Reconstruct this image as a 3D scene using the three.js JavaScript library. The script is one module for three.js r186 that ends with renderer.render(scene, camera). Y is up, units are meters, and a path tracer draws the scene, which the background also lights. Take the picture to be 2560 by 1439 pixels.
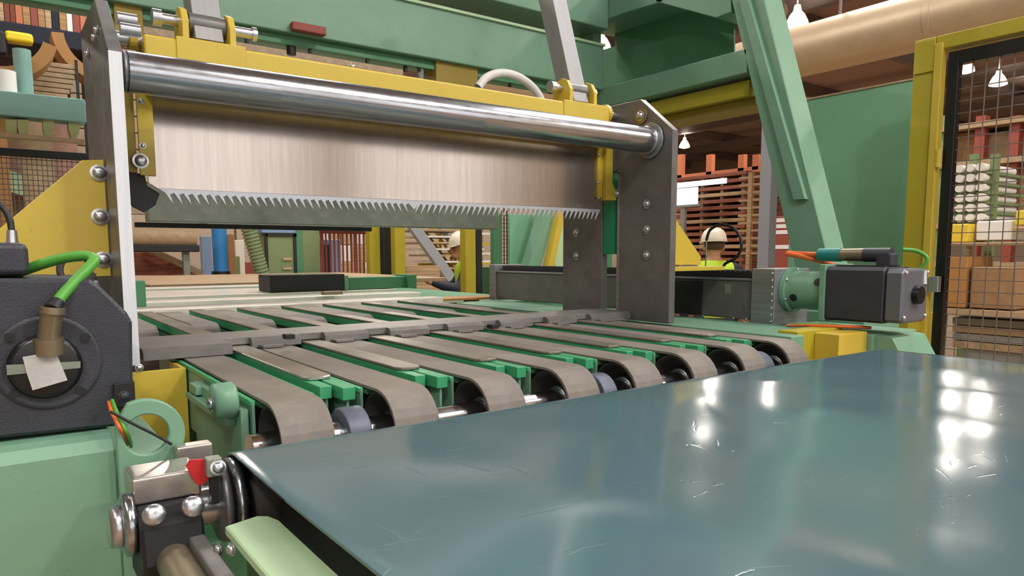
import * as THREE from 'three';
import { mergeGeometries, mergeVertices, toCreasedNormals } from 'three/addons/utils/BufferGeometryUtils.js';
import { RoundedBoxGeometry } from 'three/addons/geometries/RoundedBoxGeometry.js';
import { MarchingCubes } from 'three/addons/objects/MarchingCubes.js';
import { RectAreaLightUniformsLib } from 'three/addons/lights/RectAreaLightUniformsLib.js';

// ---------------------------------------------------------------- camera, lights, exposure
RectAreaLightUniformsLib.init();
const scene = new THREE.Scene();
scene.background = new THREE.Color(0x000000);
const W = 2560, H = 1439, F = 1776, CX = 1280, CY = 827;
const camera = new THREE.PerspectiveCamera(2 * Math.atan(H / 2 / F) * 180 / Math.PI, W / H, 0.02, 200);
camera.position.set(0, 1.6, 0);
camera.rotation.order = 'YXZ';
camera.rotation.set(-6.19 * Math.PI / 180, -36.07 * Math.PI / 180, -0.13 * Math.PI / 180);
camera.setViewOffset(W, H, 0, H / 2 - CY, W, H);
camera.updateMatrixWorld(true);
const renderer = new THREE.WebGLRenderer({ antialias: true });
renderer.toneMapping = THREE.LinearToneMapping;
renderer.toneMappingExposure = 0.86;
renderer.shadowMap.enabled = true;
const LAMP = { tube: 20, bay: 480, day: .75, warm: 0xfff6ea, cool: 0xf2f6ff };

// ---------------------------------------------------------------- pixel -> place helpers
const camM = new THREE.Matrix4().extractRotation(camera.matrixWorld);
const ray = (u, v) => new THREE.Vector3((u - CX) / F, -(v - CY) / F, -1).applyMatrix4(camM);
const C0 = camera.position;
const onX = (u, v, x) => { const r = ray(u, v); return r.multiplyScalar((x - C0.x) / r.x).add(C0); };
const onY = (u, v, y) => { const r = ray(u, v); return r.multiplyScalar((y - C0.y) / r.y).add(C0); };
const onZ = (u, v, z) => { const r = ray(u, v); return r.multiplyScalar((z - C0.z) / r.z).add(C0); };
const V = (x, y, z) => new THREE.Vector3(x, y, z);

// ---------------------------------------------------------------- random, textures
function rng(seed) { let s = seed >>> 0; return () => { s = (s + 0x6D2B79F5) | 0; let t = Math.imul(s ^ (s >>> 15), 1 | s); t = (t + Math.imul(t ^ (t >>> 7), 61 | t)) ^ t; return ((t ^ (t >>> 14)) >>> 0) / 4294967296; }; }
function valueNoise(seed, n) {
  const r = rng(seed), g = new Float32Array(n * n); for (let i = 0; i < n * n; i++) g[i] = r();
  return (x, y) => { x = ((x % n) + n) % n; y = ((y % n) + n) % n; const i = Math.floor(x), j = Math.floor(y); let a = x - i, b = y - j; a = a * a * (3 - 2 * a); b = b * b * (3 - 2 * b); const i1 = (i + 1) % n, j1 = (j + 1) % n; return (g[j * n + i] * (1 - a) + g[j * n + i1] * a) * (1 - b) + (g[j1 * n + i] * (1 - a) + g[j1 * n + i1] * a) * b; };
}
function tex(size, fn, srgb = true, rep = 1) {
  const d = new Uint8Array(size * size * 4);
  for (let j = 0; j < size; j++) for (let i = 0; i < size; i++) {
    const c = fn(i / size, j / size), k = (j * size + i) * 4;
    if (typeof c === 'number') { d[k] = d[k + 1] = d[k + 2] = Math.max(0, Math.min(255, c * 255)); } else for (let q = 0; q < 3; q++) d[k + q] = Math.max(0, Math.min(255, c[q] * 255));
    d[k + 3] = 255;
  }
  const t = new THREE.DataTexture(d, size, size); t.wrapS = t.wrapT = THREE.RepeatWrapping; t.magFilter = THREE.LinearFilter; t.minFilter = THREE.LinearMipmapLinearFilter; t.generateMipmaps = true;
  if (srgb) t.colorSpace = THREE.SRGBColorSpace; t.repeat.set(rep, rep); t.needsUpdate = true; return t;
}
const n16 = valueNoise(11, 16), n64 = valueNoise(12, 64), n256 = valueNoise(13, 256), n8 = valueNoise(14, 8);
const fbm = (u, v) => n8(u * 8, v * 8) * .4 + n16(u * 16, v * 16) * .27 + n64(u * 64, v * 64) * .2 + n256(u * 256, v * 256) * .13;
const paintTex = tex(512, (u, v) => { let c = .93 + .07 * fbm(u, v); if (n64(u * 64 + 7, v * 64) > .955) c -= .07; return c; }, true, 2);
const mottleTex = tex(512, (u, v) => .8 + .2 * fbm(u, v), true, 4);
const brushTexV = tex(512, (u, v) => .92 + .08 * (.6 * n256(u * 256, v * 8) + .4 * n64(u * 64, v * 4)), true, 1.3);
const brushTexH = tex(512, (u, v) => .8 + .2 * (.6 * n256(u * 4, v * 256) + .4 * n64(u * 2, v * 64)), true, 2);
const roughTex = tex(256, (u, v) => .55 + .45 * fbm(u, v), false, 5);
const grainBump = tex(256, (u, v) => n256(u * 256, v * 256), false, 6);
const concreteTex = tex(512, (u, v) => { const c = .72 + .28 * fbm(u, v); return [c, c * .97, c * .93]; }, true, .25);
const woodTex = tex(512, (u, v) => { const g = .74 + .26 * n64(u * 2 + .6 * n16(u * 3, v * 6), v * 60); return [g, g * .97, g * .93]; }, true, 1.5);
// relief of the scuffed plastic belt: thin scratches cut into the surface
const beltScratch = (() => {
  const S = 1024, a = new Float32Array(S * S), r = rng(77);
  for (let n = 0; n < 620; n++) {
    let x = r() * S, y = r() * S, an = (r() - .5) * 1.6 + (r() < .3 ? 1.2 : 0), L = 6 + r() * r() * 60, w = .12 + .45 * r() * r(), cv = (r() - .5) * .03;
    for (let s = 0; s < L; s++) { const k = (Math.floor(y + S) % S) * S + (Math.floor(x + S) % S); a[k] = Math.max(a[k], w); x += Math.cos(an); y += Math.sin(an); an += cv; }
  }
  return tex(S, (u, v) => .8 - .8 * a[Math.floor(v * S) * S + Math.floor(u * S)], false, .9);
})();
const beltRough = tex(256, (u, v) => .62 + .3 * n8(u * 8, v * 8) + .08 * n16(u * 16, v * 16), false, .8), bladeRough = tex(256, (u, v) => .7 + .3 * n8(u * 8, v * 8), false, .7);

// ---------------------------------------------------------------- materials
const std = (color, rough, metal = 0, o = {}) => new THREE.MeshStandardMaterial({ color, roughness: rough, metalness: metal, ...o });
const M = {
  green: std('#76a186', .42, 0, { map: paintTex }),
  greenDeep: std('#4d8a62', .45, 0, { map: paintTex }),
  greenSheet: std('#78ad8c', .5, 0, { map: paintTex }),
  greenBright: std('#3f9d6c', .4, 0, { map: paintTex }),
  greenPale: std('#b4d2a6', .5, 0, { map: paintTex }),
  greenTeal: std('#7fa9a0', .5, 0, { map: paintTex }),
  greenOlive: std('#7d8f62', .55, 0, { map: paintTex }),
  limeDull: std('#a6a873', .5, 0, { map: paintTex }),
  guide: std('#0f7a55', .45),
  yellow: std('#cdb341', .38, 0, { map: paintTex }),
  yellowOlive: std('#b3a42c', .42, 0, { map: paintTex }),
  yellowDark: std('#96801f', .5, 0, { map: paintTex }),
  pipe: std('#c3c6cb', .3, .95, { map: brushTexH, roughnessMap: roughTex }),
  blade: std('#b8ada3', .22, .9, { map: brushTexV, roughnessMap: bladeRough }),
  plate: std('#7e7c7a', .5, .4, { map: mottleTex, roughnessMap: roughTex }),
  plateLight: std('#a8aaae', .42, .7, { map: brushTexH }),
  armSteel: std('#9b9a9a', .5, .5, { map: brushTexV }),
  bar: std('#8f8b88', .5, .55, { map: mottleTex }),
  stainless: std('#d8d0c8', .3, .85, { map: mottleTex }),
  railPaintedSheen: std('#efe8dc', .25, .3),  // whitish base colour stands in for reflections on stainless
  strip: std('#8f887c', .42, .5, { map: mottleTex }),
  groundSteel: std('#c9ced6', .42, .6),
  machined: std('#e4e7ec', .55, .2, { map: brushTexV }),  // machined steel, paled to carry the light on the plate's front edge
  chrome: std('#e2e4e6', .16, 1),
  zinc: std('#c9ccd0', .3, .95),
  rubber: std('#857d74', .6, 0, { map: mottleTex, bumpMap: grainBump, bumpScale: .0003 }),
  rubberDark: std('#3b3834', .7, 0),
  black: std('#161617', .55),
  blackGloss: std('#121214', .3),
  motor: std('#3a3d44', .5, .1, { map: mottleTex, bumpMap: grainBump, bumpScale: .0004 }),
  motorCap: std('#70737a', .45, .5),
  collar: std('#5b6270', .45, .2),
  bronze: std('#8d8169', .4, .7),
  paper: std('#c9c9c4', .8, 0, { map: mottleTex }),
  white: std('#e6e4e0', .6),
  red: std('#b81f22', .5),
  redDull: std('#8f4438', .6),
  rust: std('#8a4a2c', .7, 0, { map: mottleTex }),
  orange: std('#bf7350', .55),
  orangeTan: std('#a5763f', .6),
  orangeCable: std('#d0622c', .5),
  greenCable: std('#4f9a35', .45),
  tealSleeve: std('#1f7a78', .45, .1),
  tan: std('#b89d7a', .6, 0, { map: mottleTex }),
  duct: std('#cdb595', .4, .2, { map: paintTex }),
  wood: std('#c19a68', .7, 0, { map: woodTex }),
  woodPale: std('#cdb491', .7, 0, { map: woodTex }),
  woodRed: std('#a96a55', .7, 0, { map: woodTex }),
  blue: std('#2f7fbf', .5),
  bluePale: std('#7d97bd', .55),
  steelBlue: std('#a9b4bd', .5, .4),
  columnGrey: std('#7d8288', .6, .2),
  partition: std('#cbbca9', .75, 0, { map: paintTex }),
  grey: std('#8a8a88', .6),
  greyGreen: std('#8f9688', .5, .2, { map: mottleTex }),
  cardboard: std('#a98258', .8, 0, { map: mottleTex }),
  concrete: std('#b49a80', .75, 0, { map: concreteTex }),
  wallM: std('#c4b096', .85, 0, { map: mottleTex }),
  ceilM: std('#b3988c', .9, 0, { map: mottleTex }),
  truss: std('#7d706a', .7, .2),
  lime: std('#b9d93a', .7),
  navy: std('#1d2130', .8),
  helmet: std('#ddd2bd', .4),
  bigBelt: new THREE.MeshPhysicalMaterial({ color: '#4c676e', bumpMap: beltScratch, bumpScale: .0004, roughness: .17, roughnessMap: beltRough, metalness: 0, ior: 2.0 }),
  shade: new THREE.MeshStandardMaterial({ color: '#f4efe6', emissive: 0xfff4e4, emissiveIntensity: 1.4, roughness: .5 }),
  dayPane: new THREE.MeshStandardMaterial({ color: '#ffffff', emissive: 0xe8f0ff, emissiveIntensity: .8, roughness: .4 }),
  glow: new THREE.MeshStandardMaterial({ color: '#ffffff', emissive: 0xfff4e4, emissiveIntensity: 9, roughness: .5 }),
};

// ---------------------------------------------------------------- geometry helpers
function uvm(g0) {   // box-projected uv in metres
  const g = g0.index ? g0.toNonIndexed() : g0, p = g.attributes.position, n = g.attributes.normal, uv = new Float32Array(p.count * 2);
  for (let i = 0; i < p.count; i += 3) {
    let ax = 0, ay = 0, az = 0; for (let k = 0; k < 3; k++) { ax += Math.abs(n.getX(i + k)); ay += Math.abs(n.getY(i + k)); az += Math.abs(n.getZ(i + k)); }
    for (let k = 0; k < 3; k++) { const j = i + k, x = p.getX(j), y = p.getY(j), z = p.getZ(j); let a, b; if (ax >= ay && ax >= az) { a = z; b = y; } else if (ay >= az) { a = x; b = z; } else { a = x; b = y; } uv[j * 2] = a; uv[j * 2 + 1] = b; }
  }
  g.setAttribute('uv', new THREE.BufferAttribute(uv, 2)); return g;
}
const strip = g => { for (const k of Object.keys(g.attributes)) if (!['position', 'normal', 'uv'].includes(k)) g.deleteAttribute(k); return g; };
const mg = (...a) => mergeGeometries(a.flat().map(g => strip(g.index ? g.toNonIndexed() : g)));
function bx(x0, x1, y0, y1, z0, z1, r = 0.002) {
  const a = Math.abs(x1 - x0), b = Math.abs(y1 - y0), c = Math.abs(z1 - z0), m = Math.min(a, b, c);
  const g = r > 0 && r < m / 2.05 ? new RoundedBoxGeometry(a, b, c, 1, r) : new THREE.BoxGeometry(a, b, c);
  g.translate((x0 + x1) / 2, (y0 + y1) / 2, (z0 + z1) / 2); return uvm(g);
}
// prism of a polygon: axis 'x' takes [z,y] points, 'y' takes [x,z], 'z' takes [x,y]
function prism(axis, pts, a, b, o = {}) {
  const map = axis === 'x' ? ([z, y]) => [-z, y] : axis === 'y' ? ([x, z]) => [x, -z] : q => q;
  const sh = new THREE.Shape(pts.map(q => new THREE.Vector2(...map(q))));
  for (const h of o.holes ?? []) sh.holes.push(new THREE.Path(h.map(q => new THREE.Vector2(...map(q)))));
  const bev = o.bevel ?? 0, d = Math.abs(b - a) - 2 * bev;
  let g = new THREE.ExtrudeGeometry(sh, { depth: d, bevelEnabled: bev > 0, bevelSize: bev, bevelThickness: bev, bevelOffset: -bev, bevelSegments: 1, curveSegments: 12 });
  g.translate(0, 0, Math.min(a, b) + bev);
  const m = new THREE.Matrix4();
  if (axis === 'x') m.makeBasis(V(0, 0, -1), V(0, 1, 0), V(1, 0, 0)); else if (axis === 'y') m.makeBasis(V(1, 0, 0), V(0, 0, -1), V(0, 1, 0));
  g.applyMatrix4(m); return uvm(g);
}
const circ = (cx, cy, r, n = 24, a0 = 0, a1 = Math.PI * 2) => Array.from({ length: n }, (_, i) => { const t = a0 + (a1 - a0) * i / (a1 - a0 > 6.28 ? n : n - 1); return [cx + r * Math.cos(t), cy + r * Math.sin(t)]; });
function orient(g, p0, p1) { const d = p1.clone().sub(p0), L = d.length(); g.applyQuaternion(new THREE.Quaternion().setFromUnitVectors(V(0, 1, 0), d.divideScalar(L))); const c = p0.clone().add(p1).multiplyScalar(.5); g.translate(c.x, c.y, c.z); return g; }
function cyl(p0, p1, r, r1 = r, seg = 24, open = false) { return uvm(orient(new THREE.CylinderGeometry(r1, r, p0.distanceTo(p1), seg, 1, open), p0, p1)); }
function bar(p0, p1, w, t, up = V(0, 1, 0)) {   // box beam between two points, w across (horizontal), t along up
  const d = p1.clone().sub(p0), L = d.length(); d.normalize(); const s = d.clone().cross(up).normalize(), u = s.clone().cross(d);
  const g = new THREE.BoxGeometry(w, t, L); g.applyMatrix4(new THREE.Matrix4().makeBasis(s, u, d.clone().negate())); const c = p0.clone().add(p1).multiplyScalar(.5); g.translate(c.x, c.y, c.z); return uvm(g);
}
function tube(pts, r, seg = 40, rs = 10) { return uvm(new THREE.TubeGeometry(new THREE.CatmullRomCurve3(pts), seg, r, rs)); }
function lathe(pts, p0, dir, seg = 24) { const g = new THREE.LatheGeometry(pts.map(q => new THREE.Vector2(...q)), seg); g.applyQuaternion(new THREE.Quaternion().setFromUnitVectors(V(0, 1, 0), dir.clone().normalize())); g.translate(p0.x, p0.y, p0.z); return uvm(g); }
function zb(u0, v0, u1, v1, z, t, r = 0.003) { const um = (u0 + u1) / 2, vm = (v0 + v1) / 2; return bx(onZ(u0, vm, z).x, onZ(u1, vm, z).x, onZ(um, v1, z).y, onZ(um, v0, z).y, z - t, z, r); }
function xb(u0, v0, u1, v1, x, t, r = 0.003) { const um = (u0 + u1) / 2, vm = (v0 + v1) / 2; return bx(x, x + t, onX(um, v1, x).y, onX(um, v0, x).y, onX(u0, vm, x).z, onX(u1, vm, x).z, r); }

// ---------------------------------------------------------------- scene-graph helpers
const taken = new Map();
function numbered(n) { const k = taken.get(n) ?? 0; taken.set(n, k + 1); return k ? `${n}_${String(k).padStart(3, '0')}` : n; }
const groupsToSettle = [];
function thing(name, label, category, group) {
  const o = new THREE.Group(); o.name = numbered(name); o.userData = { label, category }; if (group) o.userData.group = group;
  scene.add(o); groupsToSettle.push(o); return o;
}
function part(parent, name, g, m, label) {
  const o = new THREE.Mesh(g, m); o.name = name; o.castShadow = o.receiveShadow = true; if (label) o.userData.label = label; parent.add(o); return o;
}
function solo(name, g, m, label, category, group) { const o = part(scene, numbered(name), g, m); o.userData = { label, category }; if (group) o.userData.group = group; return o; }
function struct(name, g, m, label) { const o = part(scene, name, g, m); o.userData = { kind: 'structure' }; if (label) o.userData.label = label; return o; }
function settle(o) {   // moves a group's origin to the base of the thing
  const b = new THREE.Box3().setFromObject(o), p = V((b.min.x + b.max.x) / 2, b.min.y, (b.min.z + b.max.z) / 2);
  for (const c of o.children) c.position.sub(p); o.position.copy(p);
}
const bolt = (parent, p, dir, r = .012, m = M.zinc, name = 'bolt') => part(parent, name, mg(
  lathe([[0, 0], [r * 1.25, 0], [r * 1.25, r * .22], [0, r * .22]], p, dir, 20),
  lathe([[0, r * .2], [r * .92, r * .2], [r * .95, r * .55], [r * .7, r * .85], [r * .35, r * .98], [0, r]], p, dir, 12)), m);

// ---------------------------------------------------------------- the hall
const HX0 = -9, HX1 = 44, HZ0 = -44, HZ1 = 9, HY = 8.6;
struct('floor', bx(HX0, HX1, -.2, 0, HZ0, HZ1, 0), M.concrete);
const ceilingO = struct('ceiling', bx(HX0, HX1, HY, HY + .2, HZ0, HZ1, 0), M.ceilM);
struct('wall_back', bx(HX0, HX1, 0, HY, HZ0 - .3, HZ0, 0), M.wallM);
struct('wall_front', bx(HX0, HX1, 0, HY, HZ1, HZ1 + .3, 0), M.wallM);
struct('wall_left', bx(HX0 - .3, HX0, 0, HY, HZ0, HZ1, 0), M.wallM);
struct('wall_right', bx(HX1, HX1 + .3, 0, HY, HZ0, HZ1, 0), M.wallM);
for (let i = 0; i < 9; i++) part(ceilingO, 'purlin', bx(HX0 + .1, HX1 - .1, HY - .5, HY - .02, HZ0 + 2 + i * 4.9, HZ0 + 2.2 + i * 4.9, 0), M.truss);
for (let i = 0; i < 7; i++) part(ceilingO, 'roof_beam', bx(HX0 + 8 + i * 6, HX0 + 8.3 + i * 6, HY - .9, HY - .5, HZ0 + .1, HZ1 - .1, 0), M.truss);

// daylight windows high in the wall behind the photographer
for (let i = 0; i < 4; i++) {
  const x0 = -6.5 + i * 4, w = struct(`window_${i + 1}`, mg(bx(x0 - .1, x0, 1.6, 6.1, HZ1 - .06, HZ1 - .001, 0), bx(x0 + 3, x0 + 3.1, 1.6, 6.1, HZ1 - .06, HZ1 - .001, 0), bx(x0, x0 + 3, 1.6, 1.7, HZ1 - .06, HZ1 - .001, 0), bx(x0, x0 + 3, 6, 6.1, HZ1 - .06, HZ1 - .001, 0), bx(x0 + 1.48, x0 + 1.52, 1.7, 6, HZ1 - .06, HZ1 - .001, 0)), M.grey);
  for (const s of [0, 1.52]) part(w, 'pane', bx(x0 + s, x0 + s + 1.48, 1.7, 6, HZ1 - .03, HZ1 - .01, 0), M.dayPane);
  const l = new THREE.RectAreaLight(0xe8f0ff, LAMP.day, 2.96, 4.3); l.position.set(x0 + 1.5, 3.85, HZ1 - .065); scene.add(l);
}
// lamps: a dome with a glowing lens and an area light just below it
function bayLamp(p, label, group) {
  const t = thing('high_bay_lamp', label, 'lamp', group), d = V(0, 1, 0);
  part(t, 'shade', lathe([[.27, 0], [.28, .01], [.25, .12], [.17, .28], [.1, .36], [.07, .5], [.0, .5]], p, d, 28), M.shade);
  part(t, 'lens', lathe([[0, -.05], [.12, -.045], [.22, -.02], [.26, .004], [0, .004]], p, d, 28), M.glow);
  part(t, 'hanger', cyl(V(p.x, p.y + .5, p.z), V(p.x, HY - .02, p.z), .015, .015, 8), M.truss);
  const l = new THREE.RectAreaLight(LAMP.warm, LAMP.bay, .46, .46); l.position.set(p.x, p.y - .06, p.z); l.rotation.x = -Math.PI / 2; l.name = 'lamp_light'; scene.add(l);
  const up = new THREE.RectAreaLight(LAMP.warm, LAMP.bay * .14, .3, .3); up.position.set(p.x, p.y + .53, p.z); up.rotation.x = Math.PI / 2; scene.add(up);   // added uplight that brightens the ceiling; the shade itself is closed
}
bayLamp(onY(1992, 66, 7.1), 'glowing dome lamp hanging above the tan duct', 'high bay lamps of the hall');
bayLamp(onY(2412, 180, 7.3), 'glowing dome lamp seen through the top of the mesh gate', 'high bay lamps of the hall');
bayLamp(onY(2495, 212, 7.3), 'lower glowing dome lamp behind the mesh gate', 'high bay lamps of the hall');
bayLamp(onY(1790, 271, 7.3), 'glowing dome lamp under the yellow strip of the green end frame', 'high bay lamps of the hall');
bayLamp(onY(1711, 368, 7.0), 'small far dome lamp beside the chamfered steel plate', 'high bay lamps of the hall');
for (const [x, z] of [[4, 5], [10, 4], [-3, 5], [-5, -8], [4, -9], [3, -17], [14, -15], [6.8, -4.4], [-4, -17], [7, -14], [11, 7], [12, -26], [30, -20], [34, -11], [27, -31]]) bayLamp(V(x, 7.2, z), 'added dome lamp lighting the hall from high overhead', 'added dome lamps overhead');  // further lamps added to light the hall
function addedTubeLamp(x, y, z, w, d, turn, k) {  // unseen fittings added as soft fill over the machine
  const t = thing('added_strip_light', 'added flat fluorescent fitting lighting the machine line from above', 'lamp', 'added fluorescent fittings over the machine');
  const R = g => { g.rotateY(turn); g.translate(x, y, z); return g; };
  part(t, 'housing', R(bx(-w / 2 - .03, w / 2 + .03, .012, .11, -d / 2 - .03, d / 2 + .03, .01)), M.white);
  part(t, 'diffuser', R(bx(-w / 2, w / 2, 0, .016, -d / 2, d / 2, .004)), M.glow);
  for (const s of [-1, 1]) part(t, 'hanger', R(cyl(V(s * w * .4, .11, 0), V(s * w * .4, HY - y - .02, 0), .006, .006, 6)), M.truss);
  const l = new THREE.RectAreaLight(LAMP.cool, LAMP.tube * k, w, d); l.position.set(x, y - .006, z); l.rotation.order = 'YXZ'; l.rotation.set(-Math.PI / 2, turn, 0); scene.add(l);
}
addedTubeLamp(-.6, 5.0, 1.6, 2.4, .5, 0, 1);
addedTubeLamp(2.8, 5.0, 1.2, 2.4, .5, 0, 1);
addedTubeLamp(1.2, 5.2, -4.6, 2.4, .5, 0, 1);
addedTubeLamp(-2.6, 5.0, -1.2, 2.4, .5, Math.PI / 2, .3);
addedTubeLamp(4.2, 5.6, -1.4, 2.4, .5, Math.PI / 2, 1);

// ---------------------------------------------------------------- wide foreground belt
const BY = 1.38, BX0 = .203, BX1 = 1.65, BR = .053, BZ = -.86 + BR;   // top height, edges, nose roller
(() => {
  const t = thing('wide_belt_conveyor', 'wide glossy blue-grey conveyor belt with scuffs in front of the narrow belts', 'conveyor');
  const prof = []; const zEnd = 1.2;
  for (let i = 0; i <= 110; i++) { const z = zEnd + (BZ - zEnd) * (i / 110); prof.push([z, BY, 0, 1]); }
  for (let i = 1; i <= 14; i++) { const a = Math.PI / 2 + Math.PI * i / 14; prof.push([BZ + BR * Math.cos(a), BY - BR + BR * Math.sin(a), Math.cos(a), Math.sin(a)]); }
  for (let i = 1; i <= 8; i++) { const z = BZ + (zEnd - BZ) * (i / 8); prof.push([z, BY - 2 * BR, 0, -1]); }
  const nx = 90, pos = [], uv = [], idx = [], np = prof.length; let s = 0; const S = prof.map((p, i) => (i ? s += Math.hypot(p[0] - prof[i - 1][0], p[1] - prof[i - 1][1]) : 0));
  const sag = (x, z) => .0022 * Math.sin(x * 9 + z * 5 + .6) * Math.sin(z * 7 - x * 3) + .0005 * Math.sin(x * 23 - z * 11) + .002 * Math.exp(-(((x - .36) / .07) ** 2)) * Math.sin(z * 6);
  for (let side = 0; side < 2; side++) for (let i = 0; i < np; i++) for (let j = 0; j <= nx; j++) {
    const x = BX0 + (BX1 - BX0) * j / nx, p = prof[i], w = p[3] > .99 ? sag(x, p[0]) * Math.min(1, (p[0] - BZ) * 8) : 0, off = side ? -.0035 : 0;
    pos.push(x, p[1] + w + off * p[3], p[0] + off * p[2]); uv.push(x, S[i]);
  }
  const id = (sd, i, j) => (sd * np + i) * (nx + 1) + j;
  for (let i = 0; i < np - 1; i++) for (let j = 0; j < nx; j++) { idx.push(id(0, i, j), id(0, i, j + 1), id(0, i + 1, j), id(0, i, j + 1), id(0, i + 1, j + 1), id(0, i + 1, j)); idx.push(id(1, i, j), id(1, i + 1, j), id(1, i, j + 1), id(1, i, j + 1), id(1, i + 1, j), id(1, i + 1, j + 1)); }
  for (let i = 0; i < np - 1; i++) for (const j of [0, nx]) { const a = id(0, i, j), b = id(0, i + 1, j), c = id(1, i, j), d = id(1, i + 1, j); if (j) idx.push(a, c, b, b, c, d); else idx.push(a, b, c, b, d, c); }
  const g = new THREE.BufferGeometry(); g.setAttribute('position', new THREE.Float32BufferAttribute(pos, 3)); g.setAttribute('uv', new THREE.Float32BufferAttribute(uv, 2)); g.setIndex(idx); g.computeVertexNormals();
  part(t, 'belt', g, M.bigBelt);
  const ax = V(1, 0, 0), cy = BY - BR;
  part(t, 'nose_roller', lathe([[0, 0], [BR - .006, 0], [BR - .006, BX1 - BX0 - .03], [0, BX1 - BX0 - .03]], V(BX0 + .015, cy, BZ), ax, 36), M.rubberDark);
  part(t, 'slider_bed', bx(BX0 + .03, BX1 - .03, BY - .07, BY - .012, BZ + .07, 1.2), M.black);
  // end rings of the roller, stepping down toward the bearing
  part(t, 'end_ring', lathe([[.0, 0], [.046, 0], [.048, .004], [.048, .012], [.0, .012]], V(BX0 - .008, cy, BZ), ax, 36), M.pipe, 'bright turned steel ring');
  part(t, 'end_ring', lathe([[.0, 0], [.041, 0], [.043, .003], [.043, .009], [.0, .009]], V(BX0 - .02, cy, BZ), ax, 36), M.plate);
  part(t, 'shaft_journal', cyl(V(.1595, cy, BZ), V(BX0 - .018, cy, BZ), .021, .021, 28), M.pipe);
})();
(() => {   // take-up bearing beside the belt
  const t = thing('take_up_bearing', 'black bearing block with two shiny bolts beside the belt roller end', 'bearing'), cy = BY - BR, ax = V(-1, 0, 0);
  part(t, 'housing', prism('x', [[BZ - .02, cy - .06], [BZ + .05, cy - .06], [BZ + .062, cy - .03], [BZ + .055, cy + .006], [BZ + .03, cy + .018], [BZ - .02, cy + .018]], .1, .158, { bevel: .003 }), M.black);
  part(t, 'hub', lathe([[0, 0], [.03, 0], [.032, .003], [.032, .009], [.026, .012], [.0, .012]], V(.1, cy, BZ + .012), ax, 32), M.pipe, 'bright steel hub ring');
  part(t, 'hub_cap', lathe([[0, 0], [.02, 0], [.022, .003], [.02, .012], [.0, .013]], V(.089, cy, BZ + .012), ax, 28), M.zinc);
  for (const [u, v] of [[385, 1287], [482, 1266]]) { const p = onZ(u, v, BZ + .053); part(t, 'bolt', lathe([[0, 0], [.0105, 0], [.011, .004], [.009, .008], [.004, .0098], [0, .01]], p, V(-.1, .35, 1), 20), M.zinc); }
  part(t, 'clamp_block', bx(.1, .166, cy + .018, cy + .046, BZ - .045, BZ + .014, .003), M.stainless, 'pale machined steel block');
  part(t, 'take_up_rod', cyl(V(.128, cy - .03, BZ + .05), V(.122, cy - .03, -.3), .017, .017, 24), M.bronze);
  part(t, 'rod_bar', bx(.142, .158, cy - .032, cy - .01, -.3, BZ + .05, .003), M.bar);
  for (const [u, v] of [[548, 1372], [580, 1372]]) bolt(t, onX(u, v, .159), V(-1, 0, .3), .005);
})();
solo('frame_bar', prism('y', [[.166, -.3], [.167, -.705], [.2, -.715], [.21, -.708], [.215, -.69], [.215, -.3]], 1.327, 1.337, { bevel: .0015 }), M.greenPale, 'pale green flat steel bar running along the wide belt', 'bar');
solo('red_tag', prism('z', [[466, 1166], [476, 1150], [530, 1147], [527, 1192], [506, 1213], [490, 1209]].map(([u, v]) => { const p = onZ(u, v, -.785); return [p.x, p.y]; }).reverse(), -.789, -.785), M.red, 'small red tag above the black bearing block', 'tag');
(() => { const t = thing('roller_clip', 'small dark green clip with a shiny bolt beside the red tag', 'clip'), a = onZ(518, 1196, -.775), b = onZ(556, 1142, -.775); part(t, 'clip', bx(a.x, b.x, a.y, b.y, -.79, -.775, .002), M.greyGreen); bolt(t, onZ(545, 1168, -.775), V(0, .2, 1), .0065); part(t, 'stem', bx(a.x + .004, b.x - .004, a.y - .03, a.y, -.788, -.778, 0), M.black); })();
solo('cover_plate', bx(.157, .197, 1.355, 1.38, -.89, -.87, .003), M.stainless, 'pale steel cover plate behind the red tag', 'plate');

// ---------------------------------------------------------------- narrow belt lanes, wear strips, shaft
const LX = .2956, PITCH = .1663, LW = .0735, LT = 1.396, PR = .065;
function stadium(z0, z1, yc, r, n = 14) { const o = []; for (let i = 0; i <= n; i++) { const a = -Math.PI / 2 + Math.PI * i / n; o.push([z0 + r * Math.cos(a), yc + r * Math.sin(a)]); } for (let i = 0; i <= n; i++) { const a = Math.PI / 2 + Math.PI * i / n; o.push([z1 + r * Math.cos(a), yc + r * Math.sin(a)]); } return o; }
function makeLane(zf, zb_, yc, r) {
  const g = new THREE.Group();
  part(g, 'belt', prism('x', stadium(zf, zb_, yc, r), 0, LW, { holes: [stadium(zf, zb_, yc, r - .0045).reverse()] }), M.rubber);
  const pl = part(g, 'pulley', lathe([[.0595, .003], [.0595, LW - .003], [.054, LW - .003], [.054, .045], [.0245, .045], [.0245, .034], [.054, .034], [.054, .003], [.0595, .003]], V(0, yc, zf), V(1, 0, 0), 28), M.rubberDark, 'dark hollow pulley');
  part(pl, 'hub', lathe([[.0245, 0], [.03, 0], [.03, .01], [.0245, .01]], V(.024, yc, zf), V(1, 0, 0), 20), M.zinc);
  for (const x of [-.009, LW + .005]) part(g, 'side_plate', bx(x, x + .004, yc - .06, LT - .006, zb_ + .02, zf - .04, 0), M.green);
  for (const x of [-.011, LW + .003]) part(g, 'top_edge', bx(x, x + .008, LT - .012, LT - .004, zb_ + .02, zf - .042, .001), M.greenBright);
  part(g, 'slider', bx(.004, LW - .004, LT - .016, LT - .0052, zb_ + .03, zf - .045, 0), M.greenDeep);
  return g;
}
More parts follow.
